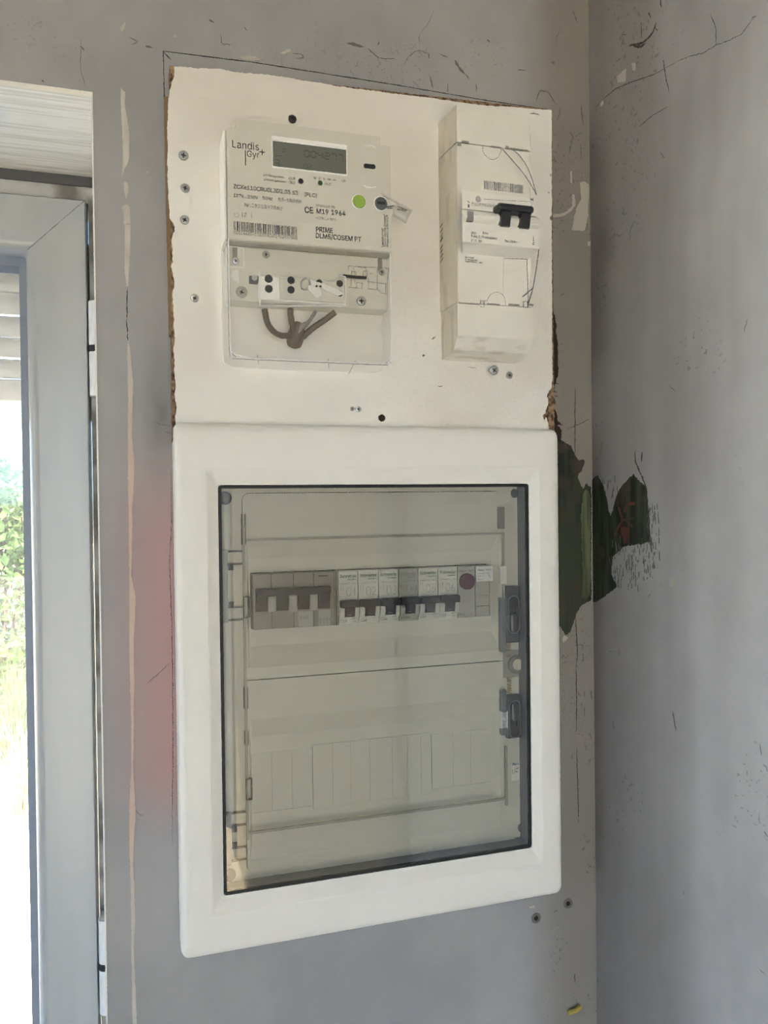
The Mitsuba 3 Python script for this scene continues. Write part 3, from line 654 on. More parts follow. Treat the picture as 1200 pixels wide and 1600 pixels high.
for ((x, z), r, m, lab, rot, pr, hh, tl) in [
        ([(-381.7,1828.0)][0], 3.9, 'mat_steel_dull', 'topmost of the three grey screws left of the meter', 5, 1.8, HB, (4, 0)),
        ([(-380.9,1801.9)][0], 3.9, 'mat_steel', 'middle one of the three screws left of the meter', 10, 1.8, HB, (-5, 6)),
        ([(-381.5,1776.8)][0], 3.7, 'mat_steel_dull', 'lowest of the three grey screws left of the meter', 30, 1.8, HB, (4, -4)),
        ([(-374.9,1715.2)][0], 3.4, 'mat_steel', 'single small screw level with the clear terminal cover, left of it', 20, 2.2, HB + .3, (18, 10)),
        ([(-293.3,1868.2)][0], 3.5, 'mat_black_plastic', 'black screw just above the top edge of the meter', 40, 2.4, HB, (0, 0)),
        ([(-114.8,1666.2)][0], 4.3, 'mat_steel', 'large bright screw sticking out under the breaker box', 35, 2.0, HB + 6.2, (8, 0)),
        ([(-96.7,1663.2)][0], 3.4, 'mat_steel_dull', 'small dull screw right of the bright screw under the breaker box', 12, 1.6, HB, (0, 0)),
        ([(-239.4,1629.1)][0], 2.6, 'mat_steel', 'small screw on the bare board just above the panel frame', 0, 1.6, HB, (0, 0)),
        ([(-244.8,1629.3)][0], 1.9, 'mat_steel_dull', 'tiny dull screw touching the small screw above the panel frame', 20, 2.2, HB, (0, 0))]:
    screw('screw', x, z, hh - .2, r, m, lab, rot, tl, pr, shank=hh > HB + 3)

# ------------------------------------------------------------------ electricity meter
HM = 50.0
em = thing('electricity_meter', 'beige digital electricity meter with clear terminal cover on the board', 'electricity meter')
ob = [(-350.8,1840.4),(-344.3,1847.5),(-226.4,1850.2),(-225.8,1843.6),(-218,1841.2),(-217.6,1755.3),(-352.6,1753.8)]
mx0, mx1 = ob[0][0], (ob[4][0] + ob[5][0]) / 2
msplit = (ob[5][1] + ob[6][1]) / 2
mtop, mshL, mshR = (ob[1][1] + ob[2][1]) / 2, ob[0][1], (ob[3][1] + ob[4][1]) / 2
tx0, tx1 = ob[1][0], ob[2][0]
out = unary_union([Polygon([(mx0, msplit), (mx1, msplit), (mx1, mshR), (mx0, mshL)]), Polygon([(tx0, msplit), (tx1, msplit), (tx1, mtop), (tx0, mtop)])])
out = out.buffer(-1.0, join_style=1).buffer(1.0, join_style=1)
add(em, 'case', cat(prism(out.buffer(.9), HB, HM - 7), prism(out, HM - 7, HM - 1.0), prism(out.buffer(-.6), HM - 1.0, HM)), 'mat_meter_case')
add(em, 'lit_edge_strip', cat(rb(mx0 - 2.6, mx0 - .9, HB, HM - 3, msplit + .5, mshL - 1, .8, .6)), 'mat_meter_edge', label='left edge of the case with door light painted in')  # paler strip puts the door light on this edge into its colour
lcd = box2([(-315.3,1834.3),(-255.8,1814.6)]); bez = box2([(-316.2,1837.9),(-255.2,1813.0)])
bezr = [ring(rrect(bez[0], bez[1], bez[2], bez[3], .8, 2), HM - .2), ring(rrect(bez[0], bez[1], bez[2], bez[3], .8, 2), HM + .9), ring(rrect(lcd[0] - 1.0, lcd[1] + .6, lcd[2] - .8, lcd[3] + 1, .6, 2), HM + .9), ring(rrect(lcd[0], lcd[1], lcd[2], lcd[3], .3, 2), HM + .12)]
dp = add(em, 'display_bezel', loft(bezr, closed=True), 'mat_meter_edge')
add(em, 'display', bx(lcd[0] - .2, lcd[1] + .2, HM, HM + .12, lcd[2] - .2, lcd[3] + .2), 'mat_lcd', label='grey liquid crystal display')
SEG = {'0': 'abcdef', '1': 'bc', '2': 'abged', '3': 'abgcd', '4': 'fgbc', '7': 'abc', '8': 'abcdefg'}
def seven(s, x0, x1, z0, z1, w):
    n = len(s); step = (x1 - x0) / n; out = []
    for k, ch in enumerate(s):
        a, b = x0 + k * step, x0 + k * step + step * .72
        mz, sl = (z0 + z1) / 2, .06 * step
        seg = {'a': ((a, z1), (b, z1)), 'b': ((b, z1), (b, mz)), 'c': ((b, mz), (b, z0)), 'd': ((a, z0), (b, z0)), 'e': ((a, z0), (a, mz)), 'f': ((a, mz), (a, z1)), 'g': ((a, mz), (b, mz))}
        for c in SEG[ch]:
            p, q = np.array(seg[c][0]), np.array(seg[c][1]); d = (q - p) / np.linalg.norm(q - p) * w * .6
            out.append(LineString([p + d, q - d]).buffer(w / 2, cap_style=2))
    return unary_union(out)
d1 = box2([(-290.3,1829.8),(-257.3,1825.0)]); d2 = box2([(-293.7,1819.2),(-283.8,1815.1)]); d3 = box2([(-313.4,1819.9),(-309.3,1814.9)])
add(em, 'display_digits', prism(unary_union([seven('004277', d1[0], d1[1] + .3, d1[2], d1[3], .75), seven('182', d2[0], d2[1], d2[2], d2[3], .55), seven('3', d3[0], d3[1], d3[2], d3[3], .6)] + [LineString(l).buffer(.25) for l in ([(-313.1,1823.0),(-308.6,1823.0)], [(-307.8,1828.4),(-305.2,1828.9)], [(-307.6,1826.5),(-304.9,1827.0)])]), HM + .12, HM + .2), 'mat_lcd_digit')
def ml(s, ends, cap, bold=False, m='mat_ink', **k):
    return add(em, 'lettering', text(s, ends, cap, HM, bold, **k), m)
ml('Landis', [(-346.9,1825.2),(-326.1,1825.6)], 5.6)
ml('Gyr', [(-335.6,1819.4),(-326.2,1819.5)], 4.9)
add(em, 'lettering', strokes([[(-336.8,1824.3),(-336.9,1812.8)], [(-326.1,1824.4),(-321.5,1824.5)], [(-323.7,1826.4),(-323.8,1822.0)]], .75, HM), 'mat_ink')
ml('1000imp/kWh', [(-323.1,1805.8),(-306.8,1806.1)], 1.5, True)
ml('1000imp/kvarh', [(-322.8,1802.5),(-305.3,1802.5)], 1.5, True)
ml('CLB', [(-302.9,1805.4),(-297.8,1805.5)], 1.9, True)
ml('CL2', [(-302.9,1802.3),(-297.9,1802.3)], 1.9, True)
ml('N  C  S  W  H', [(-282.8,1808.0),(-264.9,1808.5)], 1.5, True)
ml('LB', [(-259.7,1808.3),(-256.7,1808.3)], 1.5, True)
ml('PLC', [(-273.7,1804.1),(-268.5,1804.2)], 2.0)
ml('ZCXe110CRU0L3D2.03 S3', [(-346.4,1793.8),(-295.7,1794.0)], 3.1, True)
ml('(PLC)', [(-290.7,1793.4),(-280.3,1793.7)], 3.0, True)
ml('127V...230V', [(-346.5,1787.2),(-327.5,1787.5)], 2.5, True)
ml('50Hz', [(-324,1787.6),(-316,1787.6)], 2.5, True)
ml('0,5-10(60)A', [(-311.5,1787.5),(-292.9,1788.0)], 2.5, True)
ml('Nr.1922397860', [(-337.9,1780.4),(-308.5,1780.7)], 2.9)
ml('15/101125 DB', [(-281.5,1786.0),(-265.7,1786.5)], 1.9)
ml('CE', [(-290.6,1780.7),(-283.6,1780.5)], 4.6, True)
ml('M19', [(-280.9,1780.8),(-271,1780.9)], 3.9, True)
ml('1964', [(-268.8,1780.9),(-256.9,1781.2)], 3.9, True)
ml('-25°C...+70°C', [(-281.6,1776.0),(-264.6,1776.4)], 1.9)
ml('PRIME', [(-281.6,1766.2),(-267.8,1766.4)], 3.9, True)
ml('DLMS/COSEM PT', [(-281.7,1761.0),(-244.1,1761.6)], 3.9, True)
bc = box2([(-346.5,1768.1),(-296.5,1762.8)])
zb = [(-346.5,1768.6),(-346.6,1761.3)]
add(em, 'barcode', barcode(bc[0], bc[1], zb[1][1], zb[0][1], HM, 62, 4), 'mat_ink')
ml('0201463041030000001922397860', [(-346.6,1758.1),(-296.6,1759.1)], 2.5)
vt = [(-225.1,1758.7),(-223.1,1758.9),(-220.8,1759.1),(-224.9,1774.3),(-222.8,1785.3),(-220.5,1785.2)]
for s, a, b in (('Landis+Gyr', 0, 3), ('41017 Sevilla (Espana)', 1, 4), ('Produced in China 2019', 2, 5)):
    add(em, 'lettering', text(s, [vt[a], vt[b]], 1.7, HM, True, rot=1), 'mat_ink')
sq = box2([(-346.2,1775.0),(-342.5,1771.9)])
add(em, 'printed_symbol', cat(prism(Polygon(rrect(*sq, .2, 1)).buffer(0).difference(Polygon(rrect(*sq, .2, 1)).buffer(-.45)), HM, HM + .1)), 'mat_rib')
ar = [(-339.9,1776.0),(-339.9,1771.9),(-338.6,1775.2),(-336.4,1775.4),(-338.6,1773.2),(-336.5,1773.1),(-332.6,1776.7),(-332.6,1772.2)]
add(em, 'printed_symbol', strokes([[ar[0], ar[1]], [ar[2], ar[3]], [ar[4], ar[5]], [ar[6], ar[7]], [ar[3], (ar[3][0] - 1.2, ar[3][1] + .7)], [ar[3], (ar[3][0] - 1.2, ar[3][1] - .7)], [ar[4], (ar[4][0] + 1.2, ar[4][1] + .7)], [ar[4], (ar[4][0] + 1.2, ar[4][1] - .7)]], .35, HM), 'mat_ink_grey')
add(em, 'status_light', disc(*[(-293.4,1805.0)][0], 2.2, HM, HM + .7, 20, .4), 'mat_led_dark', smooth=35, label='dark red optical light')
add(em, 'status_light', disc(*[(-277.6,1805.3)][0], 2.0, HM, HM + .7, 20, .4), 'mat_led_green', smooth=35, label='dark green light beside the letters PLC')
c1, c2 = [(-245.6,1793.5),(-226.9,1793.9)]
add(em, 'button', disc(c1[0], c1[1], 5.3, HM, HM + 2.0, 32, .9), 'mat_lime', smooth=35, label='lime green push button')
add(em, 'button_collar', cat(*[loft([ring(rrect(c[0] - r1, c[0] + r1, c[1] - r1, c[1] + r1, r1, 8), hh) for r1, hh in ((6.2, HM - .1), (6.0, HM + .8), (5.5, HM + .8), (5.4, HM - .1))], closed=True) for c in (c1, c2)]), 'mat_meter_edge')
bb = add(em, 'button', disc(c2[0], c2[1], 5.2, HM, HM + 1.6, 32, .9), 'mat_grey_button', smooth=35, label='dark grey slotted button')
add(bb, 'slot', rb(c2[0] - 3.6, c2[0] + 3.2, HM + 1.5, HM + 1.75, c2[1] - 1.0, c2[1] + 1.2, .1, .2), 'mat_dark')
sl = box2([(-241.2,1824.7),(-231.1,1821.9)])
add(em, 'sensor_window', rb(sl[0], sl[1], HM, HM + .5, (sl[2] + sl[3]) / 2 - 1.9, (sl[2] + sl[3]) / 2 + 1.9, .3, 1.8, 5), 'mat_dark', label='dark oval optical window')
for pts in ([(-241,1838.7),(-238.5,1839.8),(-235,1840.2),(-230.9,1839.1)], [(-241.4,1807.2),(-238.2,1806.1),(-234.7,1806.2),(-231,1807.2)]):
    add(em, 'raised_arc', tube([(a, HM + .1, b) for a, b in pts], .55, 6, 1), 'mat_meter_edge')
# seal hanging from the grey button
W = lambda pts, h: [(a, h, b) for a, b in pts]
sl_ = thing('seal_tag', 'clear plastic seal tag hanging from the grey button of the meter', 'seal')
a4 = [(-216.5,1792.2),(-212.3,1793.9),(-200.3,1790.5),(-205.8,1779.2),(-217.9,1785.1)]
add(sl_, 'tag', cat(prism(Polygon(a4).buffer(0).difference(Polygon(a4).buffer(-1.4)), HM + 1.0, HM + 3.0), prism(Polygon([(-227.1,1802.4),(-200.3,1790.5),(-201.2,1788.8),(-227.6,1801.2)]), HM + 1.2, HM + 2.4)), 'mat_seal_plastic')
add(sl_, 'clear_body', loft([ring(Polygon(a4).buffer(-.5).exterior.coords[:-1][::-1] if Polygon(a4).exterior.is_ccw is False else Polygon(a4).buffer(-.5).exterior.coords[:-1], hh) for hh in (HM + 1.4, HM + 2.6)]), 'mat_clear')
add(sl_, 'wire_insert', prism([(-213.7,1789.8),(-212.3,1792.6),(-204.9,1790.0),(-206.8,1788.7),(-210.5,1789.7)], HM + 1.4, HM + 2.6), 'mat_scuff')
add(sl_, 'pale_insert', prism([(-214.7,1786.2),(-211.9,1787.4),(-206.9,1785.2),(-207.8,1781.7),(-213.3,1783.7)], HM + 1.4, HM + 2.3), 'mat_clear_edge')
add(sl_, 'wire', cat(tube(W([(-222.4,1791.1),(-219.2,1791.9),(-215.5,1792.7)], HM + 2), .5, 6), tube(W([(-222,1789.9),(-219.7,1790.5),(-217.9,1790.1)], HM + 2), .4, 6)), 'mat_scuff')

# terminal compartment under the clear cover
tb = [(-351.1,1708.8),(-217,1711.5)]
tz = (tb[0][1] + tb[1][1]) / 2
add(em, 'terminal_base', rb(mx0 - .3, mx1 + .3, HB, HM - 12, tz, msplit - 1.2, 1, 1), 'mat_meter_inner', label='plain beige terminal base')
add(em, 'split_line', bx(mx0 - .5, mx1 + .3, HB, HM - 2, msplit - 1.2, msplit), 'mat_rib')
bl = box2([(-326.8,1730.5),(-257.4,1710.2)])
lb = box2([(-326.8,1730.5),(-312,1708.4)])
add(em, 'terminal_block', rb(lb[0], bl[1], HM - 12, HM - 4, bl[2], bl[3] - 1, 1.2, 1), 'mat_meter_edge')
add(em, 'terminal_block_front', rb(lb[1] + 1.0, bl[1], HM - 4, HM - 2.6, bl[2] + 1, bl[3] - 2, .6, 1), 'mat_meter_inner')
for (cx, cz), r in zip([(-319.4,1727.0),(-319.4,1719.1),(-301.8,1726.7),(-301.9,1719.1),(-278.9,1726.6),(-261.9,1726.9),(-262,1718.9)], (26, 25, 24, 24, 20, 22, 20)):
    add(em, 'terminal_hole', disc(cx, cz, r * .125, HM - 4.3, HM - (2.4 if r < 25 else 3.8), 18), 'mat_dark', label=None)
sk = box2([(-333.8,1729.6),(-327.1,1724.0)])
add(em, 'side_socket', bx(sk[0], sk[1], HM - 12, HM - 8, sk[2], sk[3]), 'mat_grey_button', label='small dark socket left of the terminals')
(cx, cz), = [(-329.9,1728.0)]
add(em, 'side_socket_screw', disc(cx, cz, 2.2, HM - 8, HM - 7.4, 14), 'mat_module_grey')
for (cx, cz), r, rot in zip([(-339.8,1716.9),(-241.5,1716.1),(-344.1,1741.2),(-223.4,1741.3),(-320.1,1748.0)], (4.6, 4.0, 3.0, 2.8, 3.1), (30, 0, 20, 10, 10)):
    q = screw_head(r, 2.0); q.apply_transform(trimesh.transformations.rotation_matrix(math.radians(rot), [0, 1, 0])); q.apply_translation((cx, -(HM - 12), cz))
    key = add(em, 'terminal_screw', q, 'mat_steel' if r in (4.0, 3.0) else 'mat_rib', smooth=35)
    add(key, 'cross_recess', cat(bx(cx - r * .45, cx + r * .45, HM - 11.6, HM - 10.7, cz - r * .13, cz + r * .13), bx(cx - r * .13, cx + r * .13, HM - 11.6, HM - 10.7, cz - r * .45, cz + r * .45)), 'mat_dark')  # recess shade painted as a dark cross
for pts in ([(-344.5,1751.9),(-344.6,1742.9)], [(-224.7,1751.7),(-224.6,1743.3)]):
    add(em, 'screw_slot', prism(LineString(pts).buffer(1.9), HM - 12, HM - 11.7), 'mat_module_beige')
fr = box2([(-350,1752.4),(-337.6,1736.3)])
add(em, 'slot_frame', prism(Polygon(rrect(*fr, .4, 1)).difference(Polygon(rrect(*fr, .4, 1)).buffer(-.55)), HM - 12, HM - 10.8), 'mat_meter_edge')
add(em, 'wiring_diagram', strokes([[(-252.1,1744.6),(-216.7,1745.3)], [(-252.1,1744.6),(-252.1,1740.5)], [(-249.9,1727.8),(-249.8,1732.6),(-249,1741.5)], [(-246.3,1730.8),(-247.3,1743.6)], [(-243.3,1744.3),(-236.9,1744.0),(-237,1734.2)], [(-249,1740.1),(-245.5,1740.4),(-245.8,1736.0),(-249.4,1736.0),(-249,1740.1)], [(-239.1,1741.5),(-235.5,1741.4),(-235.9,1737.0),(-239.4,1737.0),(-239.1,1741.5)], [(-234.1,1739.6),(-231.2,1739.5)], [(-227.1,1744.2),(-227.4,1727.3),(-224.9,1725.4)], [(-235.7,1726.7),(-227.4,1726.9)], [(-235.6,1732.9),(-219,1732.0)], [(-234.9,1736.4),(-234.7,1726.8)], [(-219.8,1731.3),(-219.9,1723.7)], [(-216.7,1745.3),(-217.3,1735.6)], [(-252,1727.0),(-245,1726.8)], [(-224.9,1724.3),(-219.1,1723.6)], [(-245.2,1731.5),(-239.9,1731.2),(-240.7,1726.8),(-245.2,1727.0),(-245.2,1731.5)]], .38, HM - 12), 'mat_ink_grey')
add(em, 'bridge_bar', tube([(a, HM - 10.5, b) for a, b in [(-256.8,1735.7),(-247.7,1735.4),(-237,1735.5)]], 1.2, 6), 'mat_ink')
# seal inside the cover
ts = thing('terminal_seal', 'crumpled clear seal strip lying over the terminals inside the clear cover', 'seal')
add(ts, 'strip', cat(prism(jag([(-287,1728.4),(-274.9,1725.3),(-262.5,1721.5),(-259.1,1718.4),(-264,1716.5),(-273.6,1720.1),(-277.6,1722.5),(-285.8,1723.2)], .4, 1.5, 1), HM - 2.4, HM - 1.2), prism(jag([(-289.1,1723.7),(-280.4,1722.3),(-276.6,1716.6),(-280.5,1713.7),(-287.9,1718.5)], .4, 1.5, 2), HM - 2.4, HM - .9)), 'mat_clear_edge')
add(ts, 'ring', tube([(a, HM - 1.6, b) for a, b in [(-289.1,1729.6),(-293.1,1726.7),(-293.9,1722.0),(-291.2,1719.6),(-287.8,1722.4),(-287.1,1727.8),(-289.1,1729.6)]], .7, 6, 1), 'mat_steel')
add(ts, 'bead', cat(*[disc(*q, .9, HM - 1.2, HM - .5, 10) for q in [(-281.4,1722.9),(-278.3,1723.1)]]), 'mat_ink')
te = thing('terminal_seal', 'small crumpled foil seal near the left edge inside the clear cover', 'seal')
add(te, 'strip', prism(jag([(-346.9,1733.0),(-343,1734.3),(-341.6,1727.6),(-342.5,1723.0),(-345.7,1725.3),(-347.7,1729.1)], .5, 1.6, 4), HM - 12, HM - 9.5), 'mat_clear_edge')
# cables
cb = thing('cable_bundle', 'brown grey cables joining in a taped bundle below the meter terminals', 'cable')
for q, r in (([(-322,1704.6),(-319.5,1694.8),(-314.2,1688.5),(-306.9,1685.9),(-298.7,1687.3)], 4.3), ([(-301.2,1705.9),(-300.2,1699.9),(-297.3,1692.0),(-295.3,1686.8)], 4.5), ([(-263.9,1705.4),(-272.4,1699.1),(-281.5,1692.9),(-289.2,1685.8)], 4.5), ([(-280.4,1705.1),(-283.5,1699.5),(-289.1,1692.5)], 2.8)):
    n = len(q)
    add(cb, 'cable', tube([(a, 40 - 12 * k / (n - 1), b) for k, (a, b) in enumerate(q)], r * .56, 10), 'mat_cable' if r > 3 else 'mat_tape', smooth=40)
q = [(-291.5,1697.4),(-293,1692.6),(-294.1,1687.1),(-294.2,1682.3)]
add(cb, 'bundle', tube([(a, h, b) for (a, b), h in zip(q, (31, 29, 25, 19))], [3.4, 6.6, 7.0, 6.4], 14), 'mat_cable', smooth=40)
q = [(-285.3,1697.4),(-290.2,1694.1),(-293.7,1687.8)]
add(cb, 'tape', tube([(a, 34.5 - k, b) for k, (a, b) in enumerate(q)], [1.0, 2.4, 1.2], 8), 'mat_tape', smooth=40, label='grey tape wrapped round the bundle')
# clear cover
cv = [(-351.4,1753.3),(-219.4,1660.3),(-353.2,1663.4)]
cz0 = [(-287.4,1662.9)][0][1]
CX0, CX1 = mx0 - .2, mx1 - 1
def cover_ring(i, h, r=11):
    P = rrect(CX0 + i, CX1 - i, cz0 + i, msplit + 30, r, 6)
    P = P[(P[:, 1] < msplit + 15)]
    k = np.argmax(np.linalg.norm(np.diff(np.vstack([P, P[:1]]), axis=0), axis=1))
    P = np.roll(P, -(k + 1), axis=0)
    P[0, 1] = P[-1, 1] = msplit
    return ring(P if True else P, h)
R0, R1_, R2, R3 = cover_ring(-2.2, HB + .2), cover_ring(-.3, HM - 2.5), cover_ring(.3, HM - .7), cover_ring(1.8, HM)
n = len(R0); V = np.vstack([R0, R1_, R2, R3]); F = []
for k in range(3):
    for i in range(n - 1):
        a, b = k * n + i, (k + 1) * n + i
        F += [(a, a + 1, b + 1), (a, b + 1, b)]
F += [(3 * n, 3 * n + i, 3 * n + i + 1) for i in range(1, n - 1)]
cvk = add(em, 'clear_cover', tri(V, F), 'mat_clear', label='clear plastic cover over the terminals')
edge = lambda Rr, r: tube([(a[0], -a[1], a[2]) for a in Rr], r, 6, 3)
add(cvk, 'moulded_edge', cat(edge(R2, .6), edge(R0, .6)), 'mat_clear_edge', smooth=40)
add(cvk, 'moulded_edge', edge(R1_, .45), 'mat_clear_dark', smooth=40)
fold = [(-351.6,1698.4),(-250.2,1688.2),(-219.7,1687.1)]
rib = [(-326.8,1732.1),(-326.9,1704.8),(-257.9,1708.8),(-257.1,1732.6),(-263.1,1733.1)]
add(cvk, 'inner_rib', cat(*[tube([(a, HM - 2.0, b), (c, HM - 2.0, d)], .55, 6) for (a, b), (c, d) in zip(rib[:-1], rib[1:])]), 'mat_clear_edge', smooth=40)
tabs = [(-327.3,1667.1),(-325.3,1666.7),(-269.1,1666.4),(-267,1666.1),(-245.7,1666.0),(-250,1661.2)]
add(cvk, 'tab_line', cat(*[tube([(a, 34, b + 1.5), (c, 28, d - 4)], .3, 5) for (a, b), (c, d) in ((tabs[0], tabs[1]), (tabs[2], tabs[3]), (tabs[4], tabs[5]))]), 'mat_clear_dark')

# ------------------------------------------------------------------ breaker box
HX = 55.0
bk = thing('breaker_box', 'tall beige main breaker box with black handle on the board', 'breaker box')
b_ = [(-163.6,1876.3),(-94.3,1872.6),(-163.7,1849.2),(-94.5,1852.0)]; e_ = [(-159.7,1687.0),(-90.5,1690.1),(-160.8,1714.5),(-90.8,1716.6)]
bx0 = (b_[0][0] + e_[0][0]) / 2; bx1 = (b_[1][0] + e_[1][0]) / 2
bz1 = ([(-166.5,1879.1)][0][1] + [(-94.1,1883.5)][0][1]) / 2
bz0 = (e_[0][1] + e_[1][1]) / 2 - 1.2
su = (b_[2][1] + b_[3][1]) / 2 - .4; sd = (e_[2][1] + e_[3][1]) / 2 + .6
zback = [(-162.3,1674.1)][0][1]; xbk = [(-162.3,1674.1)][0][0]
zch = [(-157,1678.1)][0][1]
def draft(z0, z1, h0, h1, x0, x1, g=1.6):
    return loft([ring(rrect(x0 - g, x1 + g, z0, z1, .5, 2), h0), ring(rrect(x0, x1, z0, z1, .6, 2), h1 - .8), ring(rrect(x0 + .7, x1 - .7, z0 + (.0), z1 - .0, .6, 2), h1)])
add(bk, 'body', cat(draft(sd + .4, su - .4, HB, HX - .6, bx0, bx1)), 'mat_box')
add(bk, 'top_cover', draft(su + .2, bz1, HB, HX, bx0, bx1), 'mat_box')
add(bk, 'bottom_cover', sideprism([(HB, zback), (HX - 9, zch), (HX, bz0 + 1), (HX, sd - .2), (HB, sd - .2)], bx0 - .6, bx1 + .6), 'mat_box')
for q in (bx(bx0 + .3, bx1 - .3, HB, HX - 2.5, su - .5, su + .3), bx(bx0 + .3, bx1 - .3, HB, HX - 2.5, sd - .3, sd + .5)):
    add(bk, 'gap', q, 'mat_hollow')
n_ = [(-163.4,1803.3),(-94,1807.3),(-161.8,1788.8),(-92.5,1792.1)]; m_ = [(-162.6,1760.3),(-92.8,1764.2)]
nx0, nx1 = (n_[0][0] + m_[0][0]) / 2 - .5, (n_[1][0] + m_[1][0]) / 2
nzt, nzm, nzc, nzb = (n_[0][1] + n_[1][1]) / 2, (n_[2][1] + n_[3][1]) / 2, ([(-161.9,1776.8)][0][1] + [(-91.5,1780.2)][0][1]) / 2, (m_[0][1] + m_[1][1]) / 2
HN = 70.0
def flare(m):
    # the nose widens towards the front
    d = HN + m.vertices[:, 1]
    m.vertices[:, 0] += np.where(m.vertices[:, 0] < (nx0 + nx1) / 2, .42, -.12) * np.maximum(d, 0)
    return m
add(bk, 'breaker_nose', flare(sideprism([(HX - 2, nzb - 5), (HN, nzb), (HN, nzc), (HX, nzc + .1), (HX, nzm), (HN - 3, nzm), (HN - 3, nzt), (HX - 2, nzt + 3)], nx0, nx1)), 'mat_nose', label='white front of the built-in breaker')
P = [(HX - 1, nzm - .2)] + [(HN - 4 + 4.5 * math.sin(math.pi * t), nzm - .2 - (nzm - nzc - .4) * t) for t in np.linspace(.05, .95, 9)] + [(HX - 1, nzc + .2)]
add(bk, 'rounded_bar', flare(sideprism(P, nx0 - .3, nx1 + .9)), 'mat_nose', smooth=30, label='rounded bar behind the handle')
hb = box2([(-134.8,1793.0),(-102,1790.7)]); l1 = box2([(-129.7,1788.8),(-121.4,1777.2)]); l2 = box2([(-112,1789.9),(-103.3,1778.1)])
hz0, hz1 = [(-118.5,1788.6)][0][1], [(-118.5,1794.5)][0][1]
hd = add(bk, 'handle', cat(rb(hb[0], hb[1], HN - 2, HN + 9, hz0, hz1, 2.2, 2.4, 5)), 'mat_black_plastic', smooth=35, label='black double switch handle')
for l in (l1, l2):
    lz = [(-116.5,1777.5)][0][1]
    add(hd, 'arm', sideprism([(HN - 3, hz0 + 2), (HN + 6, hz0 + 2), (HN + 3.5, (hz0 + lz) / 2), (HN + 2.2, lz), (HN - 3, lz)], l[0], l[1]), 'mat_black_plastic', smooth=30)
gw_ = box2([(-159,1787.4),(-153.7,1779.6)])
add(bk, 'indicator_window', bx(gw_[0], gw_[1], HN - 4, HN + .9, gw_[2], gw_[3]), 'mat_tape', label='small grey indicator window')
(cx, cz), = [(-147.6,1799.5)]
add(bk, 'round_emblem', disc(cx, cz, 2.5, HN - 3, HN - 2.8, 24), 'mat_tape', label='grey round emblem')
add(bk, 'round_emblem_print', prism(Polygon(rrect(cx - 1.9, cx + 1.9, cz - 1.9, cz + 1.9, 1.9, 6)).difference(Polygon(rrect(cx - 1.6, cx + 1.6, cz - 1.6, cz + 1.6, 1.6, 6))).union(unary_union([LineString([(cx - 1.0, cz - .5), (cx - .2, cz + .7), (cx - .5, cz - .6), (cx + .4, cz - .2)]).buffer(.14), LineString([(cx + .9, cz + .6), (cx + .3, cz + .1), (cx + .9, cz - .5)]).buffer(.14)])), HN - 2.8, HN - 2.72), 'mat_meter_edge')
q = [(-142.8,1800.0),(-98.3,1802.3),(-98.4,1798.3),(-157.3,1796.8),(-155.9,1796.9),(-157.3,1793.4),(-155.6,1792.1),(-154,1793.8),(-130.6,1794.8)]
add(bk, 'printed_line', strokes([[q[0], q[1], q[2]], [q[7], q[8]]], .3, HN - 3), 'mat_ink_grey')
add(bk, 'printed_symbol', cat(disc(*[(-156.3,1793.1)][0], 1.0, HN - 3, HN - 2.9, 12, sz=1.5), prism(LineString([(-156.9,1796.8),(-155.6,1795.8)]).buffer(.4), HN - 3, HN - 2.9), prism(LineString([(-99.4,1803.6),(-96.9,1805.1)]).buffer(.5), HN - 3, HN - 2.9), prism(LineString([(-99.4,1804.8),(-96.9,1803.5)]).buffer(.4), HN - 3, HN - 2.9)), 'mat_ink_grey')
def bl_(s, e, cap, h, m='mat_ink', bold=True): return add(bk, 'lettering', text(s, e, cap, h, bold), m)
bl_('Alexandro Dimcober', [(-153.6,1794.2),(-126.2,1795.2)], 2.3, HN - 3, 'mat_ink_grey', False)
bl_('IP40', [(-155.6,1769.1),(-151.1,1769.3)], 1.9, HN); bl_('IK06', [(-145.4,1769.8),(-140.7,1770.0)], 1.9, HN)
bl_('Polos:2 / Protegidos:1', [(-155.7,1766.1),(-132.2,1767.0)], 1.9, HN); bl_('Ir: 15-30A', [(-155.7,1762.9),(-145.9,1763.2)], 1.9, HN); bl_('Un: 230V~', [(-125.1,1764.8),(-113.4,1765.4)], 1.9, HN)
bl_('Bloque Tetrapolar', [(-154.5,1754.2),(-146.5,1754.4)], 1.3, HX - .6); bl_('Ir configuravel', [(-154.5,1752.3),(-143.1,1752.7)], 1.3, HX - .6); bl_('Norma EN 50160 - 1999', [(-154.5,1750.4),(-138.8,1751.0)], 1.3, HX - .6)
q = [(-98.5,1772.9),(-98.6,1767.8),(-99.3,1768.7),(-97.9,1768.7),(-99.4,1766.8),(-97.9,1766.8),(-97.9,1765.1),(-99.4,1765.1)]
add(bk, 'printed_symbol', strokes([[q[0], q[1]], [q[2], q[1], q[3]], [q[4], q[5], q[6], q[7], q[4]]], .3, HN), 'mat_ink')
bb_ = box2([(-136.4,1820.6),(-98.6,1814.6)]); zz = [(-117.6,1821.0),(-117.7,1813.6)]
add(bk, 'barcode', barcode(bb_[0], bb_[1], zz[1][1], zz[0][1], HX - .6, 44, 9), 'mat_ink_grey')
q = [(-119.4,1756.6),(-96.8,1757.6),(-95.8,1718.8),(-118.8,1756.7),(-119.5,1727.9)]
add(bk, 'flap_seam', strokes([[q[0], q[1], q[2]]], .45, HX - .6), 'mat_crack')
add(bk, 'flap_seam', strokes([[q[3], q[4]]], .2, HX - .6), 'mat_rib')
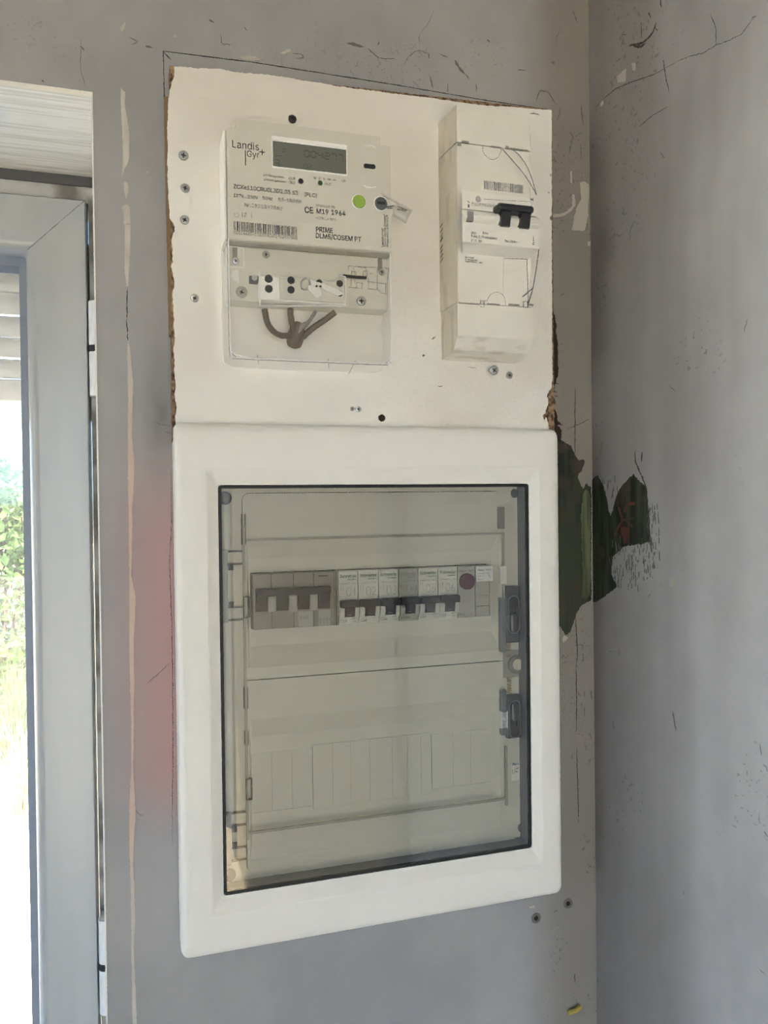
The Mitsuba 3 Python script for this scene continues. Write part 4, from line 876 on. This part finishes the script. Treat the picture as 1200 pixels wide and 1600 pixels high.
for poly, c0 in (([(-137.5,1851.0),(-137.3,1846.3),(-134.9,1842.2),(-130.6,1839.7),(-126.7,1839.9),(-122.9,1842.6),(-120.4,1847.4),(-119.9,1850.4)], 0), ([(-137.9,1713.7),(-137.6,1718.9),(-134.6,1719.4),(-132.4,1724.0),(-128.5,1726.8),(-125.2,1727.5),(-121.4,1726.5),(-118.6,1723.4),(-117.1,1717.0)], 1)):
    add(bk, 'tab_seam', strokes([smooth_path(np.array(poly), 1)], .3, HX - .6), 'mat_scuff')
slots = [[(-160.5,1849.4),(-157.2,1847.1)], [(-156.8,1851.8),(-150.4,1850.4)], [(-129.9,1850.7),(-120.6,1849.8)], [(-116.4,1853.0),(-113.4,1849.7)], [(-112.9,1851.2),(-95.1,1850.6)], [(-160.8,1716.3),(-141.7,1715.5)], [(-134.6,1717.1),(-123.1,1716.1)], [(-114.8,1718.0),(-104.5,1717.0)], [(-95.8,1719.1),(-91.3,1718.0)]]
for s in slots:
    x0, x1, z0, z1 = box2(s)
    dz = min(z1 - z0, 1.6) / 2 + .2; zc = (z0 + z1) / 2
    add(bk, 'slot', bx(x0, x1, HX - 2, HX + .08, zc - dz, zc + dz), 'mat_module_beige')
for s in ([(-140.8,1719.0),(-137.9,1713.9)], [(-100.5,1720.9),(-96.7,1715.8)]):
    x0, x1, z0, z1 = box2(s)
    add(bk, 'tab', cat(prism(Polygon([(x0, z0), (x1, z0), (x1, z1), (x0, z1)]).buffer(.25).difference(Polygon([(x0, z0), (x1, z0), (x1, z1), (x0, z1)])), HX - 1, HX + .1)), 'mat_crack')
# vent slits on the left side
xs_ = bx0 - 1.2
for zc in [z for _, z in [(-166.4,1779.1),(-166.5,1772.1),(-166.5,1768.4),(-166.5,1764.6),(-166.6,1760.7)] + [(-166.2,1790.9),(-166.3,1786.3),(-166.3,1782.2),(-166.4,1778.6)]]:
    v = sideprism([(HB + 2, zc - 1.2), (HB + 3, zc - 1.2), (HB + 8, zc + 1.2), (HB + 7, zc + 1.2)], xs_ - .55, xs_ + .6)
    add(bk, 'vent_slit', v, 'mat_crack')
# seal wires
sw = thing('seal_wire', 'thin grey wire loop from the top seam of the breaker box', 'wire')
add(sw, 'strand', tube([(a, h, b) for (a, b), h in zip([(-119.3,1849.5)]+[(-110.7,1839.7)]+[(-102.3,1828.5)]+[(-97.3,1816.7)]+[(-94.6,1808.2)], (54.8, 57, 60, 65, 68.2))], .32, 6), 'mat_ink_grey')
add(sw, 'strand', tube([(a, h, b) for (a, b), h in zip([(-109.3,1849.9)]+[(-104,1844.5)]+[(-98.9,1834.9)]+[(-96.7,1822.2)]+[(-94.5,1808.2)], (54.8, 57, 60, 65, 68.4)) ], .3, 6), 'mat_ink_grey')
sw = thing('seal_wire', 'thin grey wire down the right edge to the bottom seam of the breaker box', 'wire')
add(sw, 'strand', tube([(a, h, b) for (a, b), h in zip([(-90.4,1763.5)]+[(-90.7,1749.6)]+[(-92.2,1734.2)]+[(-94.4,1725.2)]+[(-96.2,1718.6)], (64, 60, 57, 56, 54.8))], .45, 6), 'mat_ink_grey')
add(sw, 'loose_end', tube([(a, h, b) for (a, b), h in zip([(-92.8,1732.4),(-97.9,1728.0),(-101.8,1724.8)], (57, 56.5, 55.5))], .5, 6), 'mat_ink_grey')

# ------------------------------------------------------------------ distribution panel
pn = thing('distribution_panel', 'white flush distribution panel with smoked clear door below the board', 'distribution panel')
HF = 34.0
px0, px1, pz0, pz1 = -393.0, -53.5, 1187.8, 1614.6
wx0, wx1, wz0, wz1 = -359.5, -84.0, 1234.8, 1564.6
def fr(t, h, r):
    """ring between the outer outline (t = 0) and the window (t = 1)"""
    return ring(rrect(px0 + (wx0 - px0) * t, px1 + (wx1 - px1) * t, pz0 + (wz0 - pz0) * t, pz1 + (wz1 - pz1) * t, r, 6), h)
add(pn, 'frame', loft([fr(0, 1, 6), fr(0, HF - 12, 6), fr(.02, HF - 6, 6), fr(.07, HF - 2.4, 6.5), fr(.16, HF - .6, 6), fr(.3, HF, 5), fr(.70, HF + .2, 4), fr(.75, HF - .3, 4), fr(.93, HF - 3.5, 3), fr(1.0, HF - 4.4, 2.4), fr(1.0, 2, 2.4)], closed=True), 'mat_white_plastic', smooth=32, label='white moulded frame')
HG = HF - 5.0     # outer face of the door pane
dr_ = add(pn, 'door', tri([(wx0 + 1, -HG, wz0 + 1), (wx1 - 1, -HG, wz0 + 1), (wx1 - 1, -HG, wz1 - 1), (wx0 + 1, -HG, wz1 - 1)], [(0, 1, 2), (0, 2, 3)]), 'mat_smoked', label='smoked transparent door')
def prect(x0, x1, z0, z1, r, w):
    o = Polygon(rrect(x0, x1, z0, z1, r, 5))
    return o.difference(o.buffer(-w))
add(dr_, 'rim', prism(prect(wx0 + .4, wx1 - .4, wz0 + .4, wz1 - .4, 2.4, 2.3), HG - 2.5, HG + .15), 'mat_rim', label='dark edge of the door')
add(dr_, 'skirt', cat(bx(wx1 - 3.2, wx1 - .6, 12.5, HG - 2.5, wz0 + 1, wz1 - 1), bx(wx0 + .6, wx0 + 2.2, 12.5, HG - 2.5, wz0 + 1, wz1 - 1), bx(wx0 + 2, wx1 - 3, 12.5, HG - 2.5, wz0 + .6, wz0 + 2.6), bx(wx0 + 2, wx1 - 3, 12.5, HG - 2.5, wz1 - 2.2, wz1 - .6)), 'mat_skirt', label='blue grey side walls of the door')
# back box and the inner covers
add(pn, 'back_plate', bx(wx0, wx1, 1, 3, wz0, wz1), 'mat_hollow')
IX0, IX1, IZ0, IZ1, IZM = -338.2, -104.0, 1243.6, 1558.0, 1403.2
HI = 14.0
base = Polygon([(wx0 + .2, wz0 + .2), (wx1 - .2, wz0 + .2), (wx1 - .2, wz1 - .2), (wx0 + .2, wz1 - .2)]).difference(Polygon(rrect(IX0 - .5, IX1 + .5, IZ0 - .5, IZ1 + .5, 6.5, 5)))
add(pn, 'inner_rim', prism(base, 3, 12.5), 'mat_inner_plastic')
def manifold_diff(a, cuts):
    return trimesh.boolean.difference([a] + cuts)
def hullm(P):
    return trimesh.convex.convex_hull(np.array([(x, -h, z) for x, h, z in P]))
def trough(z0, z1, f0, f1, hf):
    return hullm([(IX0 + 2.5, HI + .5, z0), (IX1 - 2.5, HI + .5, z0), (IX0 + 2.5, HI + .5, z1), (IX1 - 2.5, HI + .5, z1), (IX0 + 5, hf, f0), (IX1 - 8, hf, f0), (IX0 + 5, hf, f1), (IX1 - 8, hf, f1)])
RZ0, RZ1 = 1444.6, 1491.8
RX0, RX1 = -332.0, -115.0
up = Polygon(rrect(IX0, IX1, IZM + .5, IZ1 + 20, 6, 5)).intersection(Polygon(rrect(IX0, IX1, IZM - 30, IZ1, 6, 5)))
up = Polygon([(x, z) for x, z in Polygon(rrect(IX0, IX1, IZM - 40, IZ1, 6, 5)).intersection(shapely.box(-1000, IZM + .4, 0, 3000)).exterior.coords])
lo = Polygon(rrect(IX0, IX1, IZ0, IZM + 40, 6, 5)).intersection(shapely.box(-1000, 0, 0, IZM - .4))
um = manifold_diff(prism(up, 4, HI), [trough(1412, 1520, 1430, 1504, 8.0), bx(RX0, RX1, 0, 20, RZ0, RZ1)])
lm = manifold_diff(prism(lo, 4, HI), [trough(1252, 1372, 1274, 1354, 8.0)])
add(pn, 'upper_cover', um, 'mat_inner_plastic', label='upper inner cover around the breaker row')
add(pn, 'lower_cover', lm, 'mat_inner_plastic', label='lower inner cover with the blank row')
# blanking strips in the lower row
for (x0, x1, lift, cuts, z0, z1) in ((-333.2, -281.5, .35, (.333, .666), 1290.2, 1340.0), (-280.8, -172.8, 1.0, (.16, .31, .47, .66, .79, .91), 1287.5, 1342.5), (-172.0, -114.8, .45, (.36, .66), 1291.5, 1340.6)):
    key = add(pn, 'blank_strip', rb(x0, x1, 7.5, 8.0 + lift, z0, z1, .3, .3), 'mat_inner_plastic')
    add(key, 'scored_line', cat(*[bx(x0 + (x1 - x0) * c - .13, x0 + (x1 - x0) * c + .13, 8, 8.0 + lift + .06, z0 + 1, z1 - 1) for c in cuts]), 'mat_rib')
    add(key, 'edge_line', cat(bx(x0 - .35, x0, 8, 8.3 + lift * .5, z0, z1), bx(x0, x1, 8, 8.2, z0 - .25, z0)), 'mat_rib')
# stiffening ribs moulded on the inside of the door
rz1, rz0 = 1519.6, 1277.0
add(dr_, 'rib', cat(bx(IX0 + 1.5, IX1 + .5, 14.6, 16.4, rz1 - .9, rz1 + .9), bx(IX0 + 1.5, IX1 + 2, 14.6, 16.4, rz0 - 1.1, rz0 + 1.1)), 'mat_rib', label='moulded crosswise ribs of the door')
add(dr_, 'rib', cat(bx(IX0 - .6, IX0 + 1.4, 14.2, 17.0, 1272, 1532), bx(IX1 - .2, IX1 + 1.6, 14.2, 17.0, 1455, 1521), bx(IX1 + .6, IX1 + 2.6, 14.2, 17.0, 1271, 1325)), 'mat_rib', label='upright clip rails')
for z0, z1 in ((1516, 1541), (1351, 1362), (1381, 1398)):
    add(dr_, 'clip', cat(bx(IX0 - 1.4, IX0 - .8, 14, 17.6, z0, z1), bx(IX0 + 1.4, IX0 + 1.9, 14, 17.6, z0, z1)), 'mat_crack')
for zc in (1464.5, 1314.0):
    add(dr_, 'clip', prism(Polygon(rrect(IX0 - .8, IX0 + 4.4, zc - 9, zc + 9, .3, 1)).difference(Polygon(rrect(IX0 - .2, IX0 + 3.6, zc - 8.2, zc + 8.2, .3, 1))), 14.6, 18), 'mat_crack')
add(dr_, 'clip', rb(IX1 - 4.2, IX1 + 1.8, 14, 17.6, 1524, 1544, .5, .4), 'mat_module_beige')
for zc in (1482, 1350):
    add(dr_, 'clip', cat(rb(IX1 - 4, IX1 + 3, 14, 18.5, zc - 8, zc + 8, .8, .6), disc(IX1 - 1.5, zc + 1, 1.4, 18.5, 18.6, 12)), 'mat_clear_edge')
# hinges at the left
for z1, z0 in ((1512.0, 1452.5), (1296.0, 1253.5)):
    hk = add(pn, 'hinge', rb(wx0 + 2.6, wx0 + 8, 13, 19, z0, z1, .8, .6), 'mat_clear_dark', label='grey bracket hinge of the smoked door')
    for z in (z1 - 1.5, z1 - 12, z0 + 12, z0 + 1.5):
        add(hk, 'pin', bx(wx0 + 6, IX0 - .8, 13.2, 14.4, z - .7, z + .7), 'mat_ink_grey')
    add(hk, 'stop', cat(bx(wx0 + 9, wx0 + 13, 12.8, 15, z1 - 17, z1 - 12.5), bx(wx0 + 9, wx0 + 13, 12.8, 15, z0 + 12, z0 + 16.5)), 'mat_ink_grey')
# corner screws
for (x, z), lab in zip([(-352.3,1554.2),(-90.1,1556.0),(-353.2,1243.5),(-85.9,1247.1)], ('dark cap at the top left corner', 'dark cap at the top right corner', 'dark cap at the bottom left corner', 'dark cap at the bottom right corner')):
    key = add(pn, 'corner_screw', disc(x, z, 5.4 if x < -200 else 3.6, 12.5, 14.2, 24, .5, 1.0 if x < -200 else 1.15), 'mat_grey_button', smooth=35, label=lab)
(x, z), = [(-85.9,1242.9)]
add(pn, 'corner_mark', bx(x - 7, x + 6, 12.5, 13, z - 5.2, z - 4.4), 'mat_ink_grey')
# the two sliding latches at the right
def latch(z0, z1, ko, flip):
    l = add(pn, 'latch', rb(IX1 + 2.6, wx1 - 3.8, 12.5, 17, z0, z1, 1.2, 1.5), 'mat_latch_plastic', smooth=35, label='dark sliding latch')
    x0, x1 = IX1 + 4.0, wx1 - 4.4
    zc = (z0 + z1) / 2 + ko
    O = Polygon(rrect(x0, x1, zc - 17.5, zc + 17.5, (x1 - x0) / 2 - .2, 8))
    add(l, 'rim', prism(O.difference(O.buffer(-.9)), 17, 18.2), 'mat_skirt')
    add(l, 'recess', prism(O.buffer(-.9), 17, 17.12), 'mat_black_plastic')
    zk = zc - 7 if not flip else zc + 7
    add(l, 'knob', rb(x0 + 1.2, x1 - 3.5, 17.1, 21, zk - 9, zk + 9, 1.8, 4, 5), 'mat_latch_plastic', smooth=35)
    add(l, 'grip', rb(x1 - 4.2, x1 - 2.0, 17.1, 20, zk - 6 + (10 if not flip else -8), zk + 6 + (8 if not flip else -8), .8, .8), 'mat_black_plastic')
    add(l, 'side_plate', rb(IX1 - 3.8, IX1 + 2.0, 13.6, 18.5, z0 - 8 if not flip else z0 + 4, z1 - 10 if not flip else z1 + 6, 1, 1.2), 'mat_skirt')
    return l
la = [(-93.8,1471.5),(-92.4,1421.5),(-92.9,1369.6),(-92,1331.7)]
latch(la[1][1] - 2, la[0][1], 0, False)
latch(la[3][1], la[2][1] + 2, -2, True)
for z0, z1 in ((la[1][1] - 16, la[1][1] - 3), (la[2][1] + 3, la[2][1] + 20)):
    s = add(pn, 'spring', cat(*[tube([(IX1 + 6.4 + 2.0 * math.cos(a), 13.6 + 1.2 * math.sin(a), z0 + (z1 - z0) * a / 44) for a in np.linspace(0, 44, 90)], .45, 5, 9)]), 'mat_brass', label='brass coloured spring')
(x, z), = [(-90.5,1399.1)]
lk = add(pn, 'lock', disc(x, z, 8.4, 12.5, 16.5, 32, .8), 'mat_module_beige', smooth=35, label='round lock between the latches')
add(lk, 'cylinder', disc(x + .6, z, 5.2, 16.5, 17.2, 28, .5), 'mat_meter_inner', smooth=35)
add(lk, 'cover_plate', rb(IX1 - 3, wx1 - 3.8, 12.5, 13.6, z - 12, z + 13, .4, .6), 'mat_clear_dark')
# sticker
q = [(-95,1306.9),(-78.2,1292.0)]
st = box2([(-95.7,1308.2),(-77.5,1291.3)])
sk_ = add(pn, 'sticker', bx(max(st[0], IX1 + 3), min(st[1], wx1 - 3.6), 12.5, 12.7, st[2], st[3]), 'mat_meter_edge', label='small white maker sticker')
sx0, sx1 = max(st[0], IX1 + 3) + .6, min(st[1], wx1 - 3.6) - .5
add(sk_, 'lettering', text('GEWISS', [(sx0, st[3] - 2.6), (sx1, st[3] - 2.6)], 2.2, 12.7, True), 'mat_ink_blue')
add(sk_, 'lettering', cat(text('IP40 IK07', [(sx0 + 3.4, st[3] - 6.6), (sx1, st[3] - 6.6)], 1.4, 12.7, True), text('EN 62208', [(sx0 + 3.4, st[3] - 9.4), (sx1 - 1, st[3] - 9.4)], 1.4, 12.7, True), strokes([[(sx0, st[3] - 4.2), (sx1, st[3] - 4.2)], [(sx0 + .4, st[3] - 6), (sx0 + .4, st[3] - 10), (sx0 + 2.4, st[3] - 10), (sx0 + 2.4, st[3] - 6)]], .25, 12.7)), 'mat_ink_grey')

# ------------------------------------------------------------------ the row of modules
HR = 17.0
RB = [x for x, _ in [(-331.5,1467.7),(-259.8,1468.0),(-241,1468.2),(-222.6,1468.5),(-204.3,1468.2),(-186.3,1468.5),(-167.5,1468.7),(-148.9,1468.5),(-131.7,1468.8),(-114.8,1469.2)]]
Z0, Z1 = 1445.2, 1491.0
def body(t, x0, x1, m, r=.7):
    return add(t, 'body', rb(x0 + .25, x1 - .25, 3.2, HR, Z0, Z1, r, .5), m)
# main switch, four poles
t = thing('main_switch', 'wide grey four pole main switch with four joined dark levers', 'switch')
a, b = RB[0], RB[1] - .5
body(t, a, b, 'mat_module_beige')
w = (b - a - 2.2) / 4
zb0, zb1 = [(-298.1,1473.5)][0][1], [(-298,1478.8)][0][1]; zl = [(-298.2,1460.1)][0][1]
for k in range(4):
    x0 = [(-329,1470.2),(-311.5,1469.4),(-293.9,1468.5),(-276.4,1467.7)][k][0]; x1 = [(-319.8,1469.8),(-302.1,1468.9),(-284.4,1468.1),(-266.9,1467.2)][k][0]
    lv = add(t, 'lever', sideprism([(HR, zl), (HR + 3.2, zl + .4), (HR + 5.5, zb0), (HR + 6, zb1), (HR, zb1 + .5)], x0, x1), 'mat_toggle_plastic')
add(t, 'lever_bar', rb([(-328.9,1478.0)][0][0], [(-266.3,1475.2)][0][0], HR, HR + 6.6, zb0 - .3, zb1 + .2, .8, .5), 'mat_toggle_plastic', label='dark bar joining the four levers')
add(t, 'pole_seam', cat(*[bx(x - .22, x + .22, HR - .5, HR + .1, Z0, Z1) for x, _ in [(-315.7,1469.6),(-297.1,1468.7),(-279.9,1467.9),(-262.3,1467.0)]]), 'mat_crack')
for xa, xb in zip(*[[x for x, _ in q] for q in ([(-319.5,1469.8),(-301.8,1468.9),(-284.1,1468.1)], [(-311.8,1469.4),(-294.1,1468.6),(-276.7,1467.7)])]):
    add(t, 'cheek', rb(xa, xb, HR, HR + 2.6, zl - 1, zb0 - .5, 1.2, .8), 'mat_module_grey')
ya, yb = [(-293.3,1458.7)][0], [(-266.7,1445.3)][0]
add(t, 'label_plate', cat(rb([(-293.5,1454.7)][0][0], [(-281.1,1454.0)][0][0], HR, HR + .3, Z0 + .6, zl - 1.6, .1, .3), rb([(-276.2,1453.8)][0][0], [(-265.6,1453.2)][0][0], HR, HR + .3, Z0 + .6, zl - 1.2, .1, .3)), 'mat_module_grey')
xa, xb = [(-292.4,1453.2)][0][0], [(-284.7,1452.8)][0][0]
add(t, 'lettering', text('5I 63A', [(xa, Z0 + 7.0), (xb, Z0 + 7.0)], 2.2, HR + .3, True), 'mat_ink_grey')
xa, xb = [(-275.8,1452.3)][0][0], [(-267.6,1451.8)][0][0]
add(t, 'printed_symbol', strokes([[(xa + q, Z0 + 9), (xa + q, Z0 + 6.6), (xa + q - 1.3, Z0 + 5), (xa + q, Z0 + 3.6), (xa + q, Z0 + 1.6)] for q in (1.2, 4.2, 7.2, 10.2)] + [[(xa, Z0 + 5.6), (xb, Z0 + 6.4)]], .3, HR + .3), 'mat_ink_grey')
add(t, 'lettering', strokes([[(xa, Z1 - 3.4), (xb, Z1 - 3.2)]], .9, HR), 'mat_crack')
spx = [(-260.6,1466.9)][0][0]

def breaker(x0, x1, num, rating, label, grey=False, group='circuit breakers in the panel row'):
    t = thing('circuit_breaker', label, 'circuit breaker')
    m = 'mat_module_grey' if grey else 'mat_breaker_white'
    body(t, x0, x1, m)
    w = x1 - x0
    zc1, zc0, zs = Z0 + 21.2, Z0 + 15.0, Z0 + 6.4     # cap top, cap bottom, stem bottom
    tg = add(t, 'toggle', cat(rb(x0 + .9, x1 - .2, HR, HR + 7.0, zc0, zc1, .9, .7), sideprism([(HR, zs), (HR + 2.6, zs + .3), (HR + 5.2, zc0 + .5), (HR, zc0 + .5)], x0 + w * .29, x0 + w * .76)), 'mat_toggle_plastic', label='dark switch toggle')
    add(tg, 'printed_mark', bx(x0 + w * .42, x0 + w * .60, HR + 2.9, HR + 3.3, zs + 2.0, zs + 2.6), 'mat_tape')
    for s, (p, q) in enumerate(((x0 + .6, x0 + w * .26), (x0 + w * .80, x1 - .4))):
        P = [(HR, zs - 1.5)] + [(HR + 3.6 * math.sin(math.pi * (.08 + .62 * u)), zs - 1.5 + (zc0 - zs + 1) * u) for u in np.linspace(0, 1, 7)] + [(HR, zc0 - .4)]
        add(t, 'cheek', sideprism(P, p, q), m, smooth=30)
    ink = 'mat_ink_grey' if grey else 'mat_ink_green'
    add(t, 'lettering', cat(text('Schneider', [(x0 + 1.6, Z1 - 5.6), (x1 - 1.6, Z1 - 5.6)], 2.7, HR, not grey), text('Electric', [(x0 + w * .46, Z1 - 7.9), (x1 - 1.6, Z1 - 7.9)], 1.3, HR, True)), ink)
    add(t, 'lettering', text('capital IC 6kA', [(x0 + 1.8, Z1 - 11.2), (x1 - 1.8, Z1 - 11.2)], 1.15, HR), 'mat_ink_grey')
    g = random.Random(num)
    zz, hx = Z1 - 21.5, x0 + 7.2
    hand = {'0': [(0, .5), (.15, .95), (.5, 1), (.85, .8), (.9, .3), (.5, 0), (.12, .15), (0, .5)], '1': [(.1, .55), (.55, 1), (.5, .5), (.45, 0)], '2': [(.05, .75), (.4, 1), (.8, .8), (.6, .45), (.05, .02), (.5, .05), (.95, 0)],
            '3': [(.1, .9), (.6, 1), (.8, .75), (.4, .52), (.85, .3), (.5, 0), (.05, .1)], '4': [(.3, 1), (.05, .45), (.9, .5), (.75, .95), (.7, 0)], '5': [(.95, 1), (.3, .98), (.2, .55), (.7, .55), (.8, .2), (.4, 0), (.05, .12)], '6': [(.85, 1), (.3, .75), (.1, .3), (.4, 0), (.8, .2), (.6, .48), (.15, .35)]}
    L = []
    for k, ch in enumerate(f'0{num}'):
        L.append(smooth_path(np.array([(hx + k * 5.2 + u * 4.4 + g.uniform(-.15, .15), zz + v * 7.2 + g.uniform(-.2, .2)) for u, v in hand[ch]]), .5))
    for k in (0, 1):
        L.append(np.array([(x0 + 2.2 + k * 2.0, zz + 8.4), (x0 + 2.0 + k * 2.1, zz + 4.2)])); L.append(np.array([(x0 + 2.1 + k * 2.1, zz + 2.6), (x0 + 2.1 + k * 2.1, zz + 2.0)]))
    add(t, 'handwriting', strokes(L, .34, HR), 'mat_tape' if False else 'mat_ink_grey', label='handwritten number')
    add(t, 'lettering', text(rating, [(x0 + 1.4, Z0 + 2.0), (x0 + (7.2 if len(rating) < 5 else 10), Z0 + 2.0)], 2.3, HR, True), 'mat_ink_grey')
    add(t, 'lettering', cat(text('230V~', [(x1 - 6.2, Z0 + 4.2), (x1 - 1.6, Z0 + 4.2)], 1.1, HR, True), text('50Hz', [(x1 - 5.4, Z0 + 1.8), (x1 - 1.6, Z0 + 1.8)], 1.1, HR)), 'mat_ink_grey')
for k, (rt, lab) in enumerate((('C10', 'white circuit breaker directly right of the wide main switch'), ('C16', 'white circuit breaker second to the right of the wide main switch'), ('C16', 'white circuit breaker directly left of the grey breaker'), ('iDPN N', 'grey breaker with dark toggle standing among the white breakers'), ('C16', 'white circuit breaker directly right of the grey breaker'), ('C10', 'white circuit breaker directly left of the red button module'))):
    breaker(RB[1 + k] + (1.2 if k == 0 else 0), RB[2 + k], k + 1, rt, lab, grey=k == 3)
add('main_switch', 'side_spacer', rb(RB[1] - .4, RB[1] + 1.1, 3.2, HR - .5, Z0 - .4, Z1, .3, .2), 'mat_module_beige')
t = thing('signal_module', 'grey module with a round dark red button in the breaker row', 'switch module')
a, b = RB[7], RB[8]; w = b - a
body(t, a, b, 'mat_module_grey')
add(t, 'button', disc(a + w * .50, Z1 - 13.4, 7.3, HR, HR + 3.2, 36, 1.0), 'mat_red_button', smooth=35, label='dark red round button')
add(t, 'lettering', text('Hager  SVN', [(a + 1.2, Z1 - 4.6), (b - 1.4, Z1 - 4.6)], 1.5, HR, True), 'mat_ink_grey')
add(t, 'lettering', cat(text('SB 16', [(a + 1, Z0 + 2.2), (a + 7, Z0 + 2.2)], 1.6, HR, True), text('230V~', [(b - 6, Z0 + 2.4), (b - 1.4, Z0 + 2.4)], 1.2, HR), bx(a + 4, a + 6.2, HR, HR + .1, Z1 - 24.6, Z1 - 24.1)), 'mat_ink_grey')
P = [(a + w * .5 + 5.6 * math.cos(u), Z0 + 9.5 + 7.2 * math.sin(u)) for u in np.linspace(0, math.pi, 14)]
add(t, 'moulded_arc', strokes([P], .3, HR), 'mat_rib')
t = thing('contact_module', 'plain grey module with a white label at the right end of the breaker row', 'switch module')
a, b = RB[8], RB[9]; w = b - a
body(t, a, b - 1.5, 'mat_module_grey')
lp = add(t, 'label_plate', rb(a + .5, b, HR, HR + .9, Z1 - 14, Z1 - .4, .3, .3), 'mat_clear_edge', label='white printed label')
add(lp, 'lettering', cat(text('Hager  ESC', [(a + 1.8, Z1 - 4.4), (b - 1.4, Z1 - 4.4)], 1.6, HR + .9, True), text('250V 16A', [(a + 1.8, Z1 - 7.2), (b - 3, Z1 - 7.2)], 1.1, HR + .9), text('AC 7a', [(a + 1.8, Z1 - 9.8), (a + 8, Z1 - 9.8)], 1.1, HR + .9), text('50Hz', [(a + 1.8, Z1 - 12.4), (a + 7, Z1 - 12.4)], 1.1, HR + .9), strokes([[(b - 4.2, Z1 - 8), (b - 2.6, Z1 - 11.5)]], .4, HR + .9)), 'mat_ink_grey')
add(t, 'moulded_line', strokes([[(a + 1.4, Z0 + 9.6), (b - 4, Z0 + 9.6)], [(a + 1.4, Z0 + 19), (b - 4, Z0 + 19)], [(b - 3.4, Z0 + 1), (b - 3.4, Z1 - 14)]], .32, HR), 'mat_crack')

# ------------------------------------------------------------------ wall plugs under the panel
for (x, z), rr, lab in (([(-65,1152.8)][0], 5.0, 'grey wall plug with an open hole, lower of the two below the panel'), ([(-30.6,1161.2)][0], 4.9, 'grey wall plug with an open hole, right of the panel corner')):
    t = thing('wall_plug', lab, 'wall plug')
    a = np.arange(24) * 2 * math.pi / 24
    C = lambda r, h: np.stack([x + r * np.cos(a), np.full(24, -h), z + r * np.sin(a)], 1)
    add(t, 'sleeve', loft([C(rr, 0), C(rr * .97, .5), C(rr * .72, .8), C(rr * .5, .7), C(rr * .45, .05)], cap=(False, True)), 'mat_plug_grey', smooth=35)
    add(t, 'bore', disc(x, z, rr * .47, .05, .15, 18), 'mat_hollow')
(x, z), = [(-25.5,1058.0)]
t = thing('wall_plug', 'small yellow plastic plug in the wall near the bottom of the corner', 'wall plug')
q = [(-31.8,1056.2),(-19.9,1060.6)]
add(t, 'sleeve', tube([(q[0][0], 1.0, q[0][1]), ((q[0][0] + q[1][0]) / 2, 4, (q[0][1] + q[1][1]) / 2), (q[1][0], 3, q[1][1])], 2.4, 12), 'mat_plug_yellow', smooth=35)
